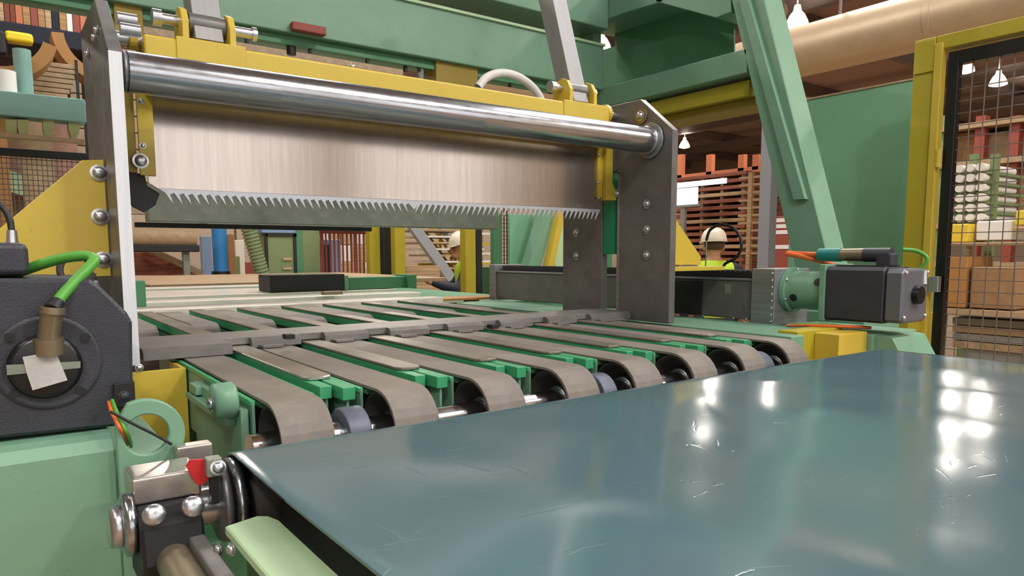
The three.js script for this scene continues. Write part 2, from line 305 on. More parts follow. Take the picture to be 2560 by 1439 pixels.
function placeLane(proto, x, name, label, group) { const c = proto.clone(true); c.name = numbered(name); c.userData = { label, category: 'conveyor belt', group }; c.position.x = x; scene.add(c); return c; }
const ord = ['first', 'second', 'third', 'fourth', 'fifth', 'sixth', 'seventh', 'eighth'];
const laneF = makeLane(-.985, -1.75, LT - PR, PR), laneB = makeLane(-2.25, -2.78, LT - PR, PR);
for (let k = 0; k < 8; k++) {
  placeLane(laneF, LX + k * PITCH, 'belt_lane', `grey rubber belt lane over a pulley, ${ord[k]} from the yellow plate, facing the wide belt`, 'front belt lanes');
  placeLane(laneB, LX + k * PITCH, 'belt_lane', `grey rubber belt lane behind the steel crossbar, ${ord[k]} from the bright plate edge`, 'rear belt lanes');
}
function makeStrip(zf, zb_, m) {
  const g = new THREE.Group(), w = .047, zc = zf - .016;
  part(g, 'strip', prism('y', [[0, zb_], [0, zc], [.006, zf - .004], [.018, zf], [.03, zf], [.042, zf - .004], [w, zc], [w, zb_]].reverse(), 1.397, 1.4025, { bevel: .0012 }), m);
  part(g, 'support_rail', bx(.001, .021, 1.376, 1.3965, zb_, zf + .055, .0015), M.greenBright);
  part(g, 'support_rail', bx(.026, .047, 1.376, 1.3965, zb_, zf + .085, .0015), M.greenBright);
  part(g, 'web', bx(.012, .016, 1.29, 1.377, zb_, zf + .05, 0), M.green);
  part(g, 'web', bx(.034, .038, 1.29, 1.377, zb_, zf + .08, 0), M.green);
  return g;
}
const s0 = makeStrip(-1.105, -1.6, M.stainless), s1 = makeStrip(-1.105, -1.6, M.strip), s2 = makeStrip(-1.74, -2.75, M.strip);
const placeStrip = (p, x, label, group) => { const c = p.clone(true); c.name = numbered('wear_strip'); c.userData = { label, category: 'wear strip', group }; c.position.x = x; scene.add(c); };
for (let k = 0; k < 7; k++) {
  placeStrip(k ? s1 : s0, .3955 + k * PITCH, k ? `grey steel wear strip on green rails, ${ord[k]} from the yellow plate, before the crossbar` : 'bright scuffed stainless wear strip with rounded end on green rails', 'front wear strips');
  placeStrip(s2, .3955 + k * PITCH, `grey steel wear strip behind the crossbar, ${ord[k]} from the bright plate edge`, 'rear wear strips');
}
(() => {
  const t = thing('drive_shaft', 'bright chrome shaft running through the narrow belt pulleys', 'shaft'), y = LT - PR;
  part(t, 'shaft', cyl(V(.27, y, -.985), V(1.6, y, -.985), .0235, .0235, 28), M.chrome);
  for (const k of [0, 3, 6]) part(t, 'collar', lathe([[.024, 0], [.04, 0], [.043, .003], [.043, .033], [.04, .036], [.024, .036]], V(.4 + k * PITCH, y, -.985), V(1, 0, 0), 28), M.collar, 'blue-grey bearing collar');
})();
(() => {   // outer side plate of the lanes with its boss, and the yellow plate under the bar
  const t = thing('lane_side_plate', 'light green side plate with a round boss at the first belt lane', 'plate');
  part(t, 'plate', prism('x', [[-1.03, 1.38], [-1.03, 1.2], [-1.32, 1.2], [-1.32, 1.38]], .272, .283, { bevel: .001 }), M.green);
  part(t, 'ledge', bx(.258, .272, 1.352, 1.362, -1.32, -1.06, .001), M.green);
  const b = onX(548, 1002, .25);
  part(t, 'boss', lathe([[0, 0], [.022, 0], [.026, -.004], [.026, -.03], [0, -.03]].map(([a, c]) => [a, -c]).reverse(), V(.272, b.y, b.z), V(-1, 0, 0), 28), M.green);
  bolt(t, V(.242, b.y - .003, b.z), V(-1, 0, 0), .009);
  part(t, 'lug', bx(.262, .272, 1.365, 1.38, -1.31, -1.26, .001), M.green);
  bolt(t, onX(497, 980, .27), V(-1, 0, 0), .006);
  const y = thing('yellow_end_plate', 'yellow painted box plate under the end of the steel crossbar', 'plate');
  part(y, 'front_plate', bx(.19, .283, 1.202, 1.388, -1.44, -1.432, .001), M.yellow);
  part(y, 'side_flange', bx(.275, .283, 1.202, 1.388, -1.55, -1.44, .001), M.yellow);
  bolt(y, onZ(348, 919, -1.432), V(0, 0, 1), .006);
})();
(() => {   // bed frame below the lanes
  const t = thing('lane_bed_frame', 'green steel bed frame under the narrow belt lanes', 'frame');
  part(t, 'cross_beam', bx(.29, 1.7, 1.12, 1.26, -1.3, -1.18, .004), M.greenDeep);
  part(t, 'cross_beam', bx(.29, 1.7, 1.12, 1.26, -1.75, -1.6, .004), M.greenDeep);
  part(t, 'cross_beam', bx(.29, 1.7, 1.12, 1.26, -2.7, -2.55, .004), M.greenDeep);
  for (const x of [.3, 1.6]) for (const z of [-1.3, -2.65]) part(t, 'leg', bx(x, x + .1, 0, 1.12, z, z + .1, .004), M.greenDeep);
  part(t, 'side_rail', bx(1.66, 1.72, 1.33, 1.385, -2.7, -1.05, .003), M.green);
  part(t, 'side_rail', bx(.2, .27, 1.05, 1.2, -2.7, -1.02, .003), M.greenDeep);
})();

// ---------------------------------------------------------------- steel crossbar
(() => {
  const t = thing('steel_crossbar', 'grey steel crossbar with notched nose plates lying across the belts', 'bar');
  part(t, 'top_plate', bx(.214, 1.612, 1.4035, 1.42, -1.735, -1.6, .0015), M.bar);
  part(t, 'nose_plate', prism('x', [[-1.6, 1.42], [-1.516, 1.419], [-1.505, 1.412], [-1.505, 1.3975], [-1.6, 1.3975]], .222, .388, { bevel: .001 }), M.bar);
  for (let k = 0; k < 7; k++) {
    const x0 = .447 + k * PITCH, x1 = k < 6 ? .391 + (k + 1) * PITCH : 1.612;
    part(t, 'nose_plate', prism('x', [[-1.6, 1.4195], [-1.588, 1.4195], [-1.578, 1.412], [-1.578, 1.3975], [-1.6, 1.3975]], x0, x1, { bevel: .001 }), M.bar);
    part(t, 'nose_foot', prism('y', [[x0 + .01, -1.6], [x0 + .018, -1.555], [x1 - .05, -1.555], [x1 - .02, -1.6]].reverse(), 1.3975, 1.403), M.bar);
  }
  for (const u of [722, 1232]) { const p = onY(u, 846 - (u - 722) * .05, 1.42); part(t, 'stop_block', bx(p.x - .01, p.x + .01, 1.4198, 1.43, p.z - .012, p.z + .012, .001), M.black); }
})();

// ---------------------------------------------------------------- cutting head: side plates, pipe, beam, blade, arms
const PX0 = .19, PX1 = .2125, QX0 = 1.62, QX1 = 1.645;
(() => {
  const t = thing('steel_side_plate', 'tall grey steel plate with a bright white front edge', 'steel plate');
  part(t, 'plate', prism('x', [[-1.475, 1.395], [-1.475, 1.965], [-1.61, 2.085], [-1.86, 2.085], [-1.86, 1.395]].reverse(), PX0, PX1, { bevel: .0012 }), M.plate);
  part(t, 'lit_edge_strip', bx(PX0 + .0005, PX1 - .0005, 1.395, 1.96, -1.4752, -1.4735, 0), M.machined, 'machined front edge with its brightness painted in');  // strip paints the light caught by the machined edge
  for (const [u, v] of [[245, 77], [239, 95], [222, 135]]) bolt(t, onX(u, v, PX0), V(-1, 0, 0), .008);
  for (const [u, v] of [[295, 45], [303, 72]]) { const p = onX(u, v, PX1); part(t, 'spacer_nut', cyl(V(PX1 - .002, p.y, p.z), V(PX1 + .03, p.y, p.z), .011, .011, 16), M.zinc); }
})();
(() => {
  const t = thing('steel_side_plate', 'dark grey slotted steel plate with chamfered corner beside the servo drive', 'steel plate');
  part(t, 'plate', prism('x', [[-1.43, 1.392], [-1.43, 1.957], [-1.562, 2.065], [-1.92, 2.065], [-1.92, 1.392], [-1.722, 1.392], [-1.722, 1.86], [-1.642, 1.86], [-1.642, 1.392]].reverse(), QX0, QX1, { bevel: .0015 }), M.plate);
  for (const [u, v] of [[1618, 510], [1618, 574], [1617, 638], [1441, 581], [1441, 639]]) bolt(t, onX(u, v, QX0), V(-1, 0, 0), .011);
  const w = onX(1605, 290, QX0);
  part(t, 'washer', cyl(V(QX0 - .006, w.y, w.z), V(QX0, w.y, w.z), .024, .024, 24), M.bronze);
  bolt(t, V(QX0 - .006, w.y, w.z), V(-1, 0, 0), .012);
  part(t, 'guide_strip', bx(QX0 + .002, QX0 + .02, onX(1520, 635, QX0).y, 1.86, -1.72, -1.672, .001), M.guide, 'dark green plastic guide strip');
  part(t, 'slot_edge', bx(QX0 + .001, QX1 + .03, 1.392, 1.85, -1.655, -1.643, .001), M.plateLight);
})();
(() => {
  const t = thing('spreader_pipe', 'thick galvanised pipe spanning between the two steel plates', 'pipe'), y = 1.936, z = -1.515, a = V(1, 0, 0);
  part(t, 'pipe', cyl(V(PX1 + .012, y, z), V(QX0 - .008, y, z), .0375, .0375, 48), M.pipe);
  part(t, 'end_flange', lathe([[0, 0], [.036, 0], [.036, .012], [0, .012]], V(PX1 + .0005, y, z), a, 40), M.plateLight);
  part(t, 'end_flange', lathe([[0, 0], [.05, 0], [.053, .003], [.053, .009], [0, .009]], V(QX0 - .0095, y, z), a, 40), M.plateLight);
  part(t, 'weld_ring', lathe([[.037, 0], [.043, .001], [.037, .009]], V(QX0 - .0185, y, z), a, 40), M.zinc);
})();
const GX = .275, GX1 = 1.56, GZ = -1.63;
(() => {
  const t = thing('yellow_lift_beam', 'long yellow box beam with clevis lugs above the galvanised pipe', 'beam');
  part(t, 'beam', bx(GX, GX1, 1.93, 2.042, -1.73, GZ, .006), M.yellow);
  for (const [x0, x1] of [[.335, .475], [1.375, 1.555]]) part(t, 'lug_pad', bx(x0, x1, 1.94, 2.0465, -1.727, GZ + .003, .002), M.yellow);
  const lug = (x, m = M.yellow) => part(t, 'lug', prism('x', [[-1.645, 2.045], [-1.645, 2.085], [-1.66, 2.112], [-1.685, 2.122], [-1.71, 2.112], [-1.725, 2.09], [-1.725, 2.045]].reverse(), x, x + .013, { bevel: .0012 }), m);
  for (const x of [.352, .447, 1.412, 1.508]) lug(x);
  for (const [x0, x1] of [[.32, .505], [1.385, 1.535]]) { const pin = part(t, 'clevis_pin', cyl(V(x0, 2.092, -1.685), V(x1, 2.092, -1.685), .011, .011, 20), M.zinc); part(pin, 'pin_head', cyl(V(x0 - .018, 2.092, -1.685), V(x0, 2.092, -1.685), .017, .017, 20), M.zinc); part(pin, 'pin_head', cyl(V(x1, 2.092, -1.685), V(x1 + .01, 2.092, -1.685), .015, .015, 20), M.zinc); }
  part(t, 'end_lug', prism('x', circ(-1.665, 2.04, .026, 20), GX - .022, GX - .008), M.yellow);
  part(t, 'end_lug', prism('x', circ(-1.665, 2.03, .03, 20), GX1 + .004, GX1 + .018), M.yellow);
  part(t, 'end_pin', cyl(V(GX - .05, 2.035, -1.665), V(GX + .001, 2.035, -1.665), .012, .012, 18), M.zinc);
  part(t, 'end_pin', cyl(V(GX1 - .001, 2.03, -1.665), V(QX0 + .0, 2.03, -1.665), .012, .012, 18), M.zinc);
  for (const [u, v] of [[521, 103], [582, 114], [873, 163]]) { const p = onZ(u, v, -1.68); part(t, 'grease_fitting', lathe([[0, 0], [.006, 0], [.006, .006], [.003, .01], [0, .01]], V(p.x, 2.0465, -1.66), V(0, 1, 0), 12), M.zinc); }
})();
(() => {   // serrated blade
  const t = thing('serrated_blade', 'wide stainless blade with saw teeth hanging below the yellow beam', 'blade');
  const x0 = .278, x1 = 1.572, xm = .907, y0 = 1.731, pts = [[x0 + .016, y0 + .0095], [x0 + .03, y0]];
  const p = .0182, L = [], R = []; for (let x = x0 + .03; x < xm - p; x += p) L.push(x); for (let x = x1 - .004; x > xm + p * .6; x -= p * .98) R.push(x);
  for (const x of L) pts.push([x, y0], [x + p * .9, y0 - .0235], [x + p * .58, y0 - .003]);
  pts.push([L[L.length - 1] + p, y0], [xm, y0 - .016]);
  for (const x of R.reverse()) pts.push([x - p * .58, y0 - .003], [x - p * .9, y0 - .0235], [x, y0]);
  pts.push([x1, y0 + .003], [x1, y0 + .0095]);
  part(t, 'blade', prism('z', [[x0, 1.93], [x0, y0 + .02], [x0 + .016, y0 + .0095], [x1, y0 + .0095], [x1, 1.93]], -1.684, -1.6795), M.blade);
  part(t, 'toothed_edge', prism('z', pts, -1.6835, -1.68, { bevel: .0009 }), M.groundSteel, 'bright ground steel saw teeth');
  // clamp bracket at each end
  part(t, 'clamp_strip', bx(.262, .292, 1.765, 1.93, -1.6795, -1.672, .001), M.yellow, 'yellow clamp strip with bolts');
  for (const [u, v] of [[353, 253], [357, 364]]) bolt(t, onZ(u, v, -1.672), V(0, 0, 1), .005);
  part(t, 'clamp_strip', bx(.24, .258, 1.77, 1.95, -1.72, -1.68, .001), M.yellowDark);
  bolt(t, onZ(351, 402, -1.672), V(0, 0, 1), .0125);
  part(t, 'clamp_strip', bx(1.551, 1.572, 1.775, 1.93, -1.6795, -1.671, .001), M.yellow, 'yellow clamp strip with bolts');
  part(t, 'clamp_angle', prism('z', [[1.5725, 1.768], [1.617, 1.768], [1.617, 1.8], [1.607, 1.808], [1.6, 1.825], [1.6, 1.93], [1.5725, 1.93]], -1.69, -1.655, { bevel: .001 }), M.yellow);
  for (const [u, v] of [[1497, 388], [1496, 456], [1497, 494]]) bolt(t, onZ(u, v, -1.671), V(0, 0, 1), .004);
  bolt(t, onZ(1543, 483, -1.655), V(0, 0, 1), .01);
  part(t, 'scraper_block', prism('z', [[.235, 1.77], [.272, 1.77], [.276, 1.745], [.3, 1.73], [.29, 1.705], [.27, 1.69], [.25, 1.7], [.235, 1.72]].reverse(), -1.71, -1.69), M.black, 'black rubber scraper');
})();
(() => {
  const arm = (x, label) => {
    const t = thing('lift_arm', label, 'arm'), lean = z => z;
    part(t, 'bar', prism('x', [[-1.655, 2.056], [-1.72, 2.06], [-1.95, 2.75], [-1.88, 2.75]].reverse(), x, x + .058, { bevel: .0015 }), M.armSteel);
    const s = part(t, 'clevis_bush', cyl(V(x - .008, 2.092, -1.685), V(x + .066, 2.092, -1.685), .0225, .0225, 24), M.plate); return t;
  };
  arm(.379, 'short grey steel lift arm between the yellow lugs nearest the bright plate edge');
  arm(1.4375, 'tall grey steel lift arm with dark side rising past the green beam');
})();
// yellow gussets that carry the side plates
(() => {
  const q = (u, v, z) => { const p = onZ(u, v, z); return [p.x, p.y]; };
  let t = thing('yellow_gusset', 'yellow triangular gusset plate with three bolts behind the black motor', 'bracket');
  part(t, 'plate', prism('z', [q(205, 400, -1.6), q(-60, 620, -1.6), q(-60, 700, -1.6), q(286, 690, -1.6), q(272, 400, -1.6)].map(([x, y]) => [Math.min(x, PX0 - .002), y]), -1.612, -1.6, { bevel: .001 }), M.yellow);
  for (const [u, v] of [[247, 432], [250, 541], [258, 648]]) bolt(t, onZ(u, v, -1.6), V(0, 0, 1), .0125);
  t = thing('yellow_gusset', 'yellow triangular gusset plate behind the slotted steel plate', 'bracket');
  part(t, 'plate', prism('z', [q(1640, 662, -1.5), q(1753, 662, -1.5), q(1752, 640, -1.5), q(1690, 548, -1.5), q(1640, 500, -1.5)].map(([x, y]) => [Math.max(x, 1.647), y]), -1.515, -1.5, { bevel: .001 }), M.yellow);
  part(t, 'foot', bx(1.66, 1.93, 1.546, 1.5585, -1.56, -1.47, .001), M.yellow);
})();

// ---------------------------------------------------------------- servo drives
(() => {   // far drive, seen from its long side
  const X = 1.95, t = thing('linear_actuator', 'grey box linear actuator with black toothed belt beside the slotted plate', 'actuator');
  part(t, 'body', bx(X, X + .15, 1.388, 1.513, -2.8, -1.372, .004), M.plate);
  part(t, 'shadow_cover', bx(X - .012, X, 1.392, 1.508, -1.72, -1.575, .001), M.black);  // black cover, also standing in for the shadow near the slotted plate
  part(t, 'top_edge', bx(X - .004, X + .154, 1.513, 1.52, -2.8, -1.372, .001), M.plateLight);
  part(t, 'toothed_belt', bx(X + .02, X + .13, 1.521, 1.54, -2.78, -1.39, .001), M.black);
  part(t, 'belt_tooth', mg(Array.from({ length: 70 }, (_, i) => bx(X + .02, X + .13, 1.54, 1.5445, -2.78 + i * .0198, -2.771 + i * .0198, 0))), M.black).userData.kind = 'stuff';
  part(t, 'end_plate', bx(X - .014, X + .17, 1.378, 1.553, -1.372, -1.288, .003), M.plateLight);
  part(t, 'far_end_plate', bx(X - .01, X + .165, 1.38, 1.55, -2.85, -2.8, .003), M.plateLight);
  for (let i = 0; i < 8; i++) bolt(t, V(X - .014, 1.39 + i * .0212, -1.297), V(-1, 0, 0), .004);
  for (const [u, v] of [[1833, 795], [1865, 798], [1758, 790], [1880, 755], [1880, 780]]) { const p = onX(u, v, X); bolt(t, p, V(-1, 0, 0), .004); }
  const n = onX(1820, 722, X); part(t, 'nameplate', bx(X - .0012, X, n.y - .016, n.y + .016, n.z - .012, n.z + .012, 0), M.greyGreen, 'small blank tan plate');
  const s = thing('servo_motor', 'dark grey servo motor on a green coupling at the slotted plate side', 'motor'), cy = 1.487, cx = X + .075;
  part(s, 'coupling', cyl(V(cx, cy, -1.288), V(cx, cy, -1.15), .058, .058, 36), M.green, 'light green coupling housing');
  part(s, 'coupling_flange', prism('z', circ(cx, cy, .07, 30), -1.287, -1.272), M.green);
  for (const a of [0.5, 1.5, 2.6, 3.6, 4.6, 5.6]) bolt(s, V(cx + .062 * Math.cos(a), cy + .062 * Math.sin(a), -1.272), V(0, 0, 1), .005);
  part(s, 'motor_flange', bx(X - .004, X + .154, 1.402, 1.568, -1.15, -1.132, .003), M.green);
  for (const [u, v] of [[2045, 705], [1985, 742]]) { const p = onX(u, v, cx - .05); const d = V(p.x - cx, p.y - cy, 0).normalize(); part(s, 'vent_hole', cyl(V(cx + d.x * .05, cy + d.y * .05, p.z), V(cx + d.x * .0595, cy + d.y * .0595, p.z), .012, .012, 18), M.black); }
  part(s, 'body', prism('z', [[X, 1.415], [X + .01, 1.408], [X + .14, 1.408], [X + .15, 1.415], [X + .15, 1.552], [X + .14, 1.562], [X + .01, 1.562], [X, 1.552]], -1.132, -.965, { bevel: .003 }), M.motor);
  part(s, 'end_cap', prism('z', [[X + .004, 1.42], [X + .016, 1.411], [X + .134, 1.411], [X + .146, 1.42], [X + .146, 1.546], [X + .134, 1.558], [X + .016, 1.558], [X + .004, 1.546]], -.965, -.915, { bevel: .006 }), M.motorCap);
  part(s, 'shaft_cover', cyl(V(cx, cy, -.915), V(cx, cy, -.9), .026, .024, 28), M.blackGloss);
  part(s, 'top_groove', bx(X + .03, X + .12, 1.562, 1.566, -1.12, -.98, .001), M.black);
  for (const [dx, dy] of [[-.06, -.06], [.06, -.06], [-.06, .06], [.06, .06]]) bolt(s, V(cx + dx, cy + dy, -.915), V(0, 0, 1), .006);
  part(s, 'connector_elbow', mg(bx(cx - .02, cx + .022, 1.562, 1.6, -1.02, -.975, .006), cyl(V(cx, 1.595, -1.06), V(cx, 1.595, -.985), .02, .02, 24)), M.motor);
  const pl = part(s, 'plug', cyl(V(cx, 1.595, -1.13), V(cx, 1.595, -1.06), .018, .019, 24), M.bronze);
  part(pl, 'sleeve', cyl(V(cx, 1.595, -1.2), V(cx, 1.595, -1.13), .019, .02, 24), M.tealSleeve);
  part(pl, 'cable', tube([V(cx, 1.595, -1.2), V(cx - .005, 1.598, -1.26), V(cx - .02, 1.6, -1.3), V(cx - .01, 1.59, -1.25), V(cx + .02, 1.575, -1.2), V(cx + .06, 1.56, -1.18)], .008, 40), M.orangeCable);
  part(s, 'signal_cable', tube([V(cx + .05, 1.55, -.93), V(cx + .055, 1.585, -.915), V(cx + .05, 1.605, -.94), V(cx + .03, 1.61, -.97)], .0055, 30), M.greenCable);
  part(s, 'signal_plug', cyl(V(cx + .05, 1.515, -.92), V(cx + .05, 1.552, -.92), .012, .01, 16), M.zinc);
  const hc = thing('cable_loop', 'thin black cable loop standing on the actuator beside the white helmet', 'cable');
  const lp = [[1766, 600], [1775, 575], [1800, 562], [1830, 568], [1850, 592], [1853, 620], [1838, 645], [1812, 660]].map(([u, v]) => onX(u, v, X + .06)); lp.push(V(X + .06, 1.54, lp[7].z - .01));
  part(hc, 'loop', tube(lp, .005, 60), M.black);
  const lead = onX(1766, 600, X + .06); part(hc, 'lead', cyl(lead, V(lead.x, 1.545, lead.z), .0025, .0025, 8), M.greyGreen);
})();
(() => {   // near drive, seen from its end face
  const z = -.95, t = thing('servo_motor', 'large dark grey servo motor with round connector and paper tag', 'motor'), q = (u, v) => { const p = onZ(u, v, z); return [p.x, p.y]; };
  part(t, 'body', prism('z', [[-.04, 1.4], [.118, 1.396], [.126, 1.402], [.131, 1.52], [.126, 1.532], [.098, 1.566], [.09, 1.572], [-.04, 1.576]], -1.2, z, { bevel: .004 }), M.motor);
  const c = onZ(120, 905, z);
  part(t, 'cover_ring', lathe([[.0, 0], [.053, 0], [.053, .002], [.048, .004], [.044, .001], [0, .001]], V(c.x, c.y, z), V(0, 0, 1), 40), M.motor);
  const d = part(t, 'connector_disc', lathe([[0, 0], [.036, 0], [.036, .006], [.03, .012], [0, .012]], V(c.x - .003, c.y - .004, z + .001), V(0, 0, 1), 36), M.blackGloss);
  for (const a of [.6, 2.4, 3.9, 5.4]) part(d, 'screw', cyl(V(c.x + .046 * Math.cos(a), c.y + .046 * Math.sin(a), z), V(c.x + .046 * Math.cos(a), c.y + .046 * Math.sin(a), z + .004), .005, .005, 12), M.black);
  const g0 = onZ(122, 858, z + .012), g1 = onZ(130, 775, z + .02);
  const gl = part(t, 'cable_gland', mg(cyl(V(g0.x, g0.y - .012, z + .008), V(g0.x, g0.y + .006, z + .01), .015, .015, 20), cyl(V(g0.x, g0.y + .004, z + .01), g1, .011, .011, 18), cyl(V(g1.x, g1.y - .004, g1.z), V(g1.x + .001, g1.y + .003, g1.z), .0125, .0125, 18)), M.bronze);
  const cp = [[131, 772], [150, 745], [185, 706], [222, 668], [236, 648], [215, 640], [170, 643], [120, 655], [70, 672], [20, 690]].map(([u, v], i) => onZ(u, v, z + .02 - i * .012));
  part(gl, 'cable', tube(cp, .0062, 80, 12), M.greenCable, 'bright green cable');
  part(gl, 'boot', cyl(V(g1.x, g1.y, g1.z), cp[1].clone().lerp(cp[0], .3), .009, .007, 14), M.black);
  const pg = (pts, dz) => prism('z', pts.map(([u, v]) => q(u, v)).reverse(), z + dz, z + dz + .0012);
  const tag = part(t, 'paper_tag', pg([[55, 888], [137, 874], [166, 945], [80, 970], [66, 930]], .0145), M.paper, 'pale crumpled paper tag');
  part(tag, 'tape', pg([[15, 908], [198, 899], [198, 915], [17, 933]], .0132), M.greyGreen);
  const el = part(t, 'connector_box', bx(-.05, .034, 1.5765, 1.614, -1.08, -.972, .008), M.motor);
  part(el, 'gland', cyl(V(.02, 1.612, -.99), V(.0205, 1.628, -.99), .0062, .005, 14), M.zinc);
  part(el, 'lead', tube([V(.0205, 1.626, -.99), V(.019, 1.642, -.993), V(.01, 1.658, -.998), V(-.02, 1.668, -1.0)], .0035, 24), M.black);
  const lg = onZ(308, 987, z);
  part(t, 'corner_lug', prism('z', [[lg.x - .012, lg.y - .012], [lg.x + .012, lg.y - .016], [lg.x + .012, lg.y + .016], [lg.x - .01, lg.y + .015]], z - .01, z + .006, { bevel: .001 }), M.black);
  bolt(t, V(lg.x, lg.y, z + .006), V(0, 0, 1), .005, M.motor);
  const hr = thing('cable_loop', 'thick black rubber cable loop behind the green motor cable', 'cable');
  const hc = onZ(190, 675, -1.14); part(hr, 'loop', tube(Array.from({ length: 13 }, (_, i) => V(hc.x + .019 * Math.cos(i / 12 * 5.6 + .5), hc.y + .021 * Math.sin(i / 12 * 5.6 + .5), -1.14 + i * .001)), .0045, 50), M.rubberDark);
  part(hr, 'lead', cyl(V(hc.x, hc.y - .02, -1.13), V(hc.x + .02, 1.576, -1.13), .0045, .0045, 10), M.rubberDark);
  const ac = thing('linear_actuator', 'dark box linear actuator behind the large servo motor', 'actuator');
  part(ac, 'body', bx(-.03, .12, 1.397, 1.54, -2.7, -1.36, .004), M.plate);
  part(ac, 'end_plate', bx(-.045, .135, 1.397, 1.56, -1.36, -1.3, .003), M.motorCap);
  part(ac, 'cover', bx(-.03, .12, 1.541, 1.556, -2.68, -1.38, .002), M.black);
  part(ac, 'coupling', cyl(V(.045, 1.475, -1.3), V(.045, 1.475, -1.2), .06, .06, 30), M.green);
})();
(() => {   // green machine housing under the near drive, with its lifting eye
  const z = -.9, t = thing('machine_housing', 'light green machine housing with a lifting eye below the black motor', 'housing');
  part(t, 'shell', prism('x', [[-.905, .6], [-.905, 1.379], [-.915, 1.391], [-.935, 1.394], [-1.28, 1.394], [-1.28, .6]].reverse(), -.4, .1, { bevel: .002 }), M.green);
  part(t, 'lower_shell', bx(.1, .172, .6, 1.352, -1.28, -.9045, .004), M.green);
  const e = onZ(362, 1083, z), O = [], I = [];
  O.push([.1, 1.32], [.1, 1.41]); for (let i = 0; i <= 16; i++) { const a = Math.PI * .62 - i / 16 * Math.PI * .72; O.push([e.x - .001 + .043 * Math.cos(a), e.y - .002 + .043 * Math.sin(a)]); } O.push([.173, 1.32]);
  part(t, 'lifting_eye', prism('z', O.reverse(), -.9035, -.892, { bevel: .0015, holes: [circ(e.x + .001, e.y, .0235, 28)] }), M.green);
  const w = (a, m, n, r) => part(t, n, tube(a.map(([u, v, zz]) => onZ(u, v, zz)), r, 24, 8), m);
  w([[272, 1005, -.93], [280, 1030, -.905], [300, 1070, -.885], [312, 1090, -.898], [318, 1110, -.93]], M.orangeCable, 'wire', .0022);
  w([[280, 1000, -.93], [292, 1030, -.902], [314, 1075, -.886], [324, 1096, -.9], [328, 1115, -.93]], M.greenCable, 'wire', .0022);
  w([[276, 1028, -.888], [335, 1060, -.886], [385, 1085, -.887], [430, 1110, -.885]], M.black, 'cable_tie', .0016);
})();
(() => {   // brackets under the far drive
  const t = thing('drive_bracket', 'yellow and green bracket below the servo motor at the belt corner', 'bracket');
  part(t, 'yellow_block', bx(1.72, 1.94, 1.24, 1.392, -1.13, -1.07, .002), M.yellowOlive, 'olive yellow block');
  part(t, 'yellow_face', bx(1.8, 1.945, 1.24, 1.385, -1.07, -1.0, .002), M.yellow);
  part(t, 'green_block', bx(1.946, 2.2, 1.2, 1.376, -1.3, -.985, .003), M.green);
  part(t, 'green_lug', prism('x', [[-.985, 1.376], [-.94, 1.37], [-.9, 1.3], [-.9, 1.2], [-.985, 1.2]].reverse(), 1.96, 2.15), M.green);
  part(t, 'base_rail', bx(1.73, 1.93, 1.345, 1.383, -2.75, -1.14, .002), M.green);
  part(t, 'pedestal', bx(1.75, 2.2, .0, 1.2, -2.2, -1.0, .003), M.greenDeep);
  for (const [o, m] of [[0, M.orangeCable], [.012, M.greenCable], [.022, M.greyGreen]]) part(t, 'cable', tube([V(1.87, 1.39, -1.2), V(1.885, 1.395 + o * .2, -1.12 - o), V(1.93, 1.395, -1.05 - o), V(2.0, 1.39, -1.02 - o)], .0045, 30, 8), m);
})();

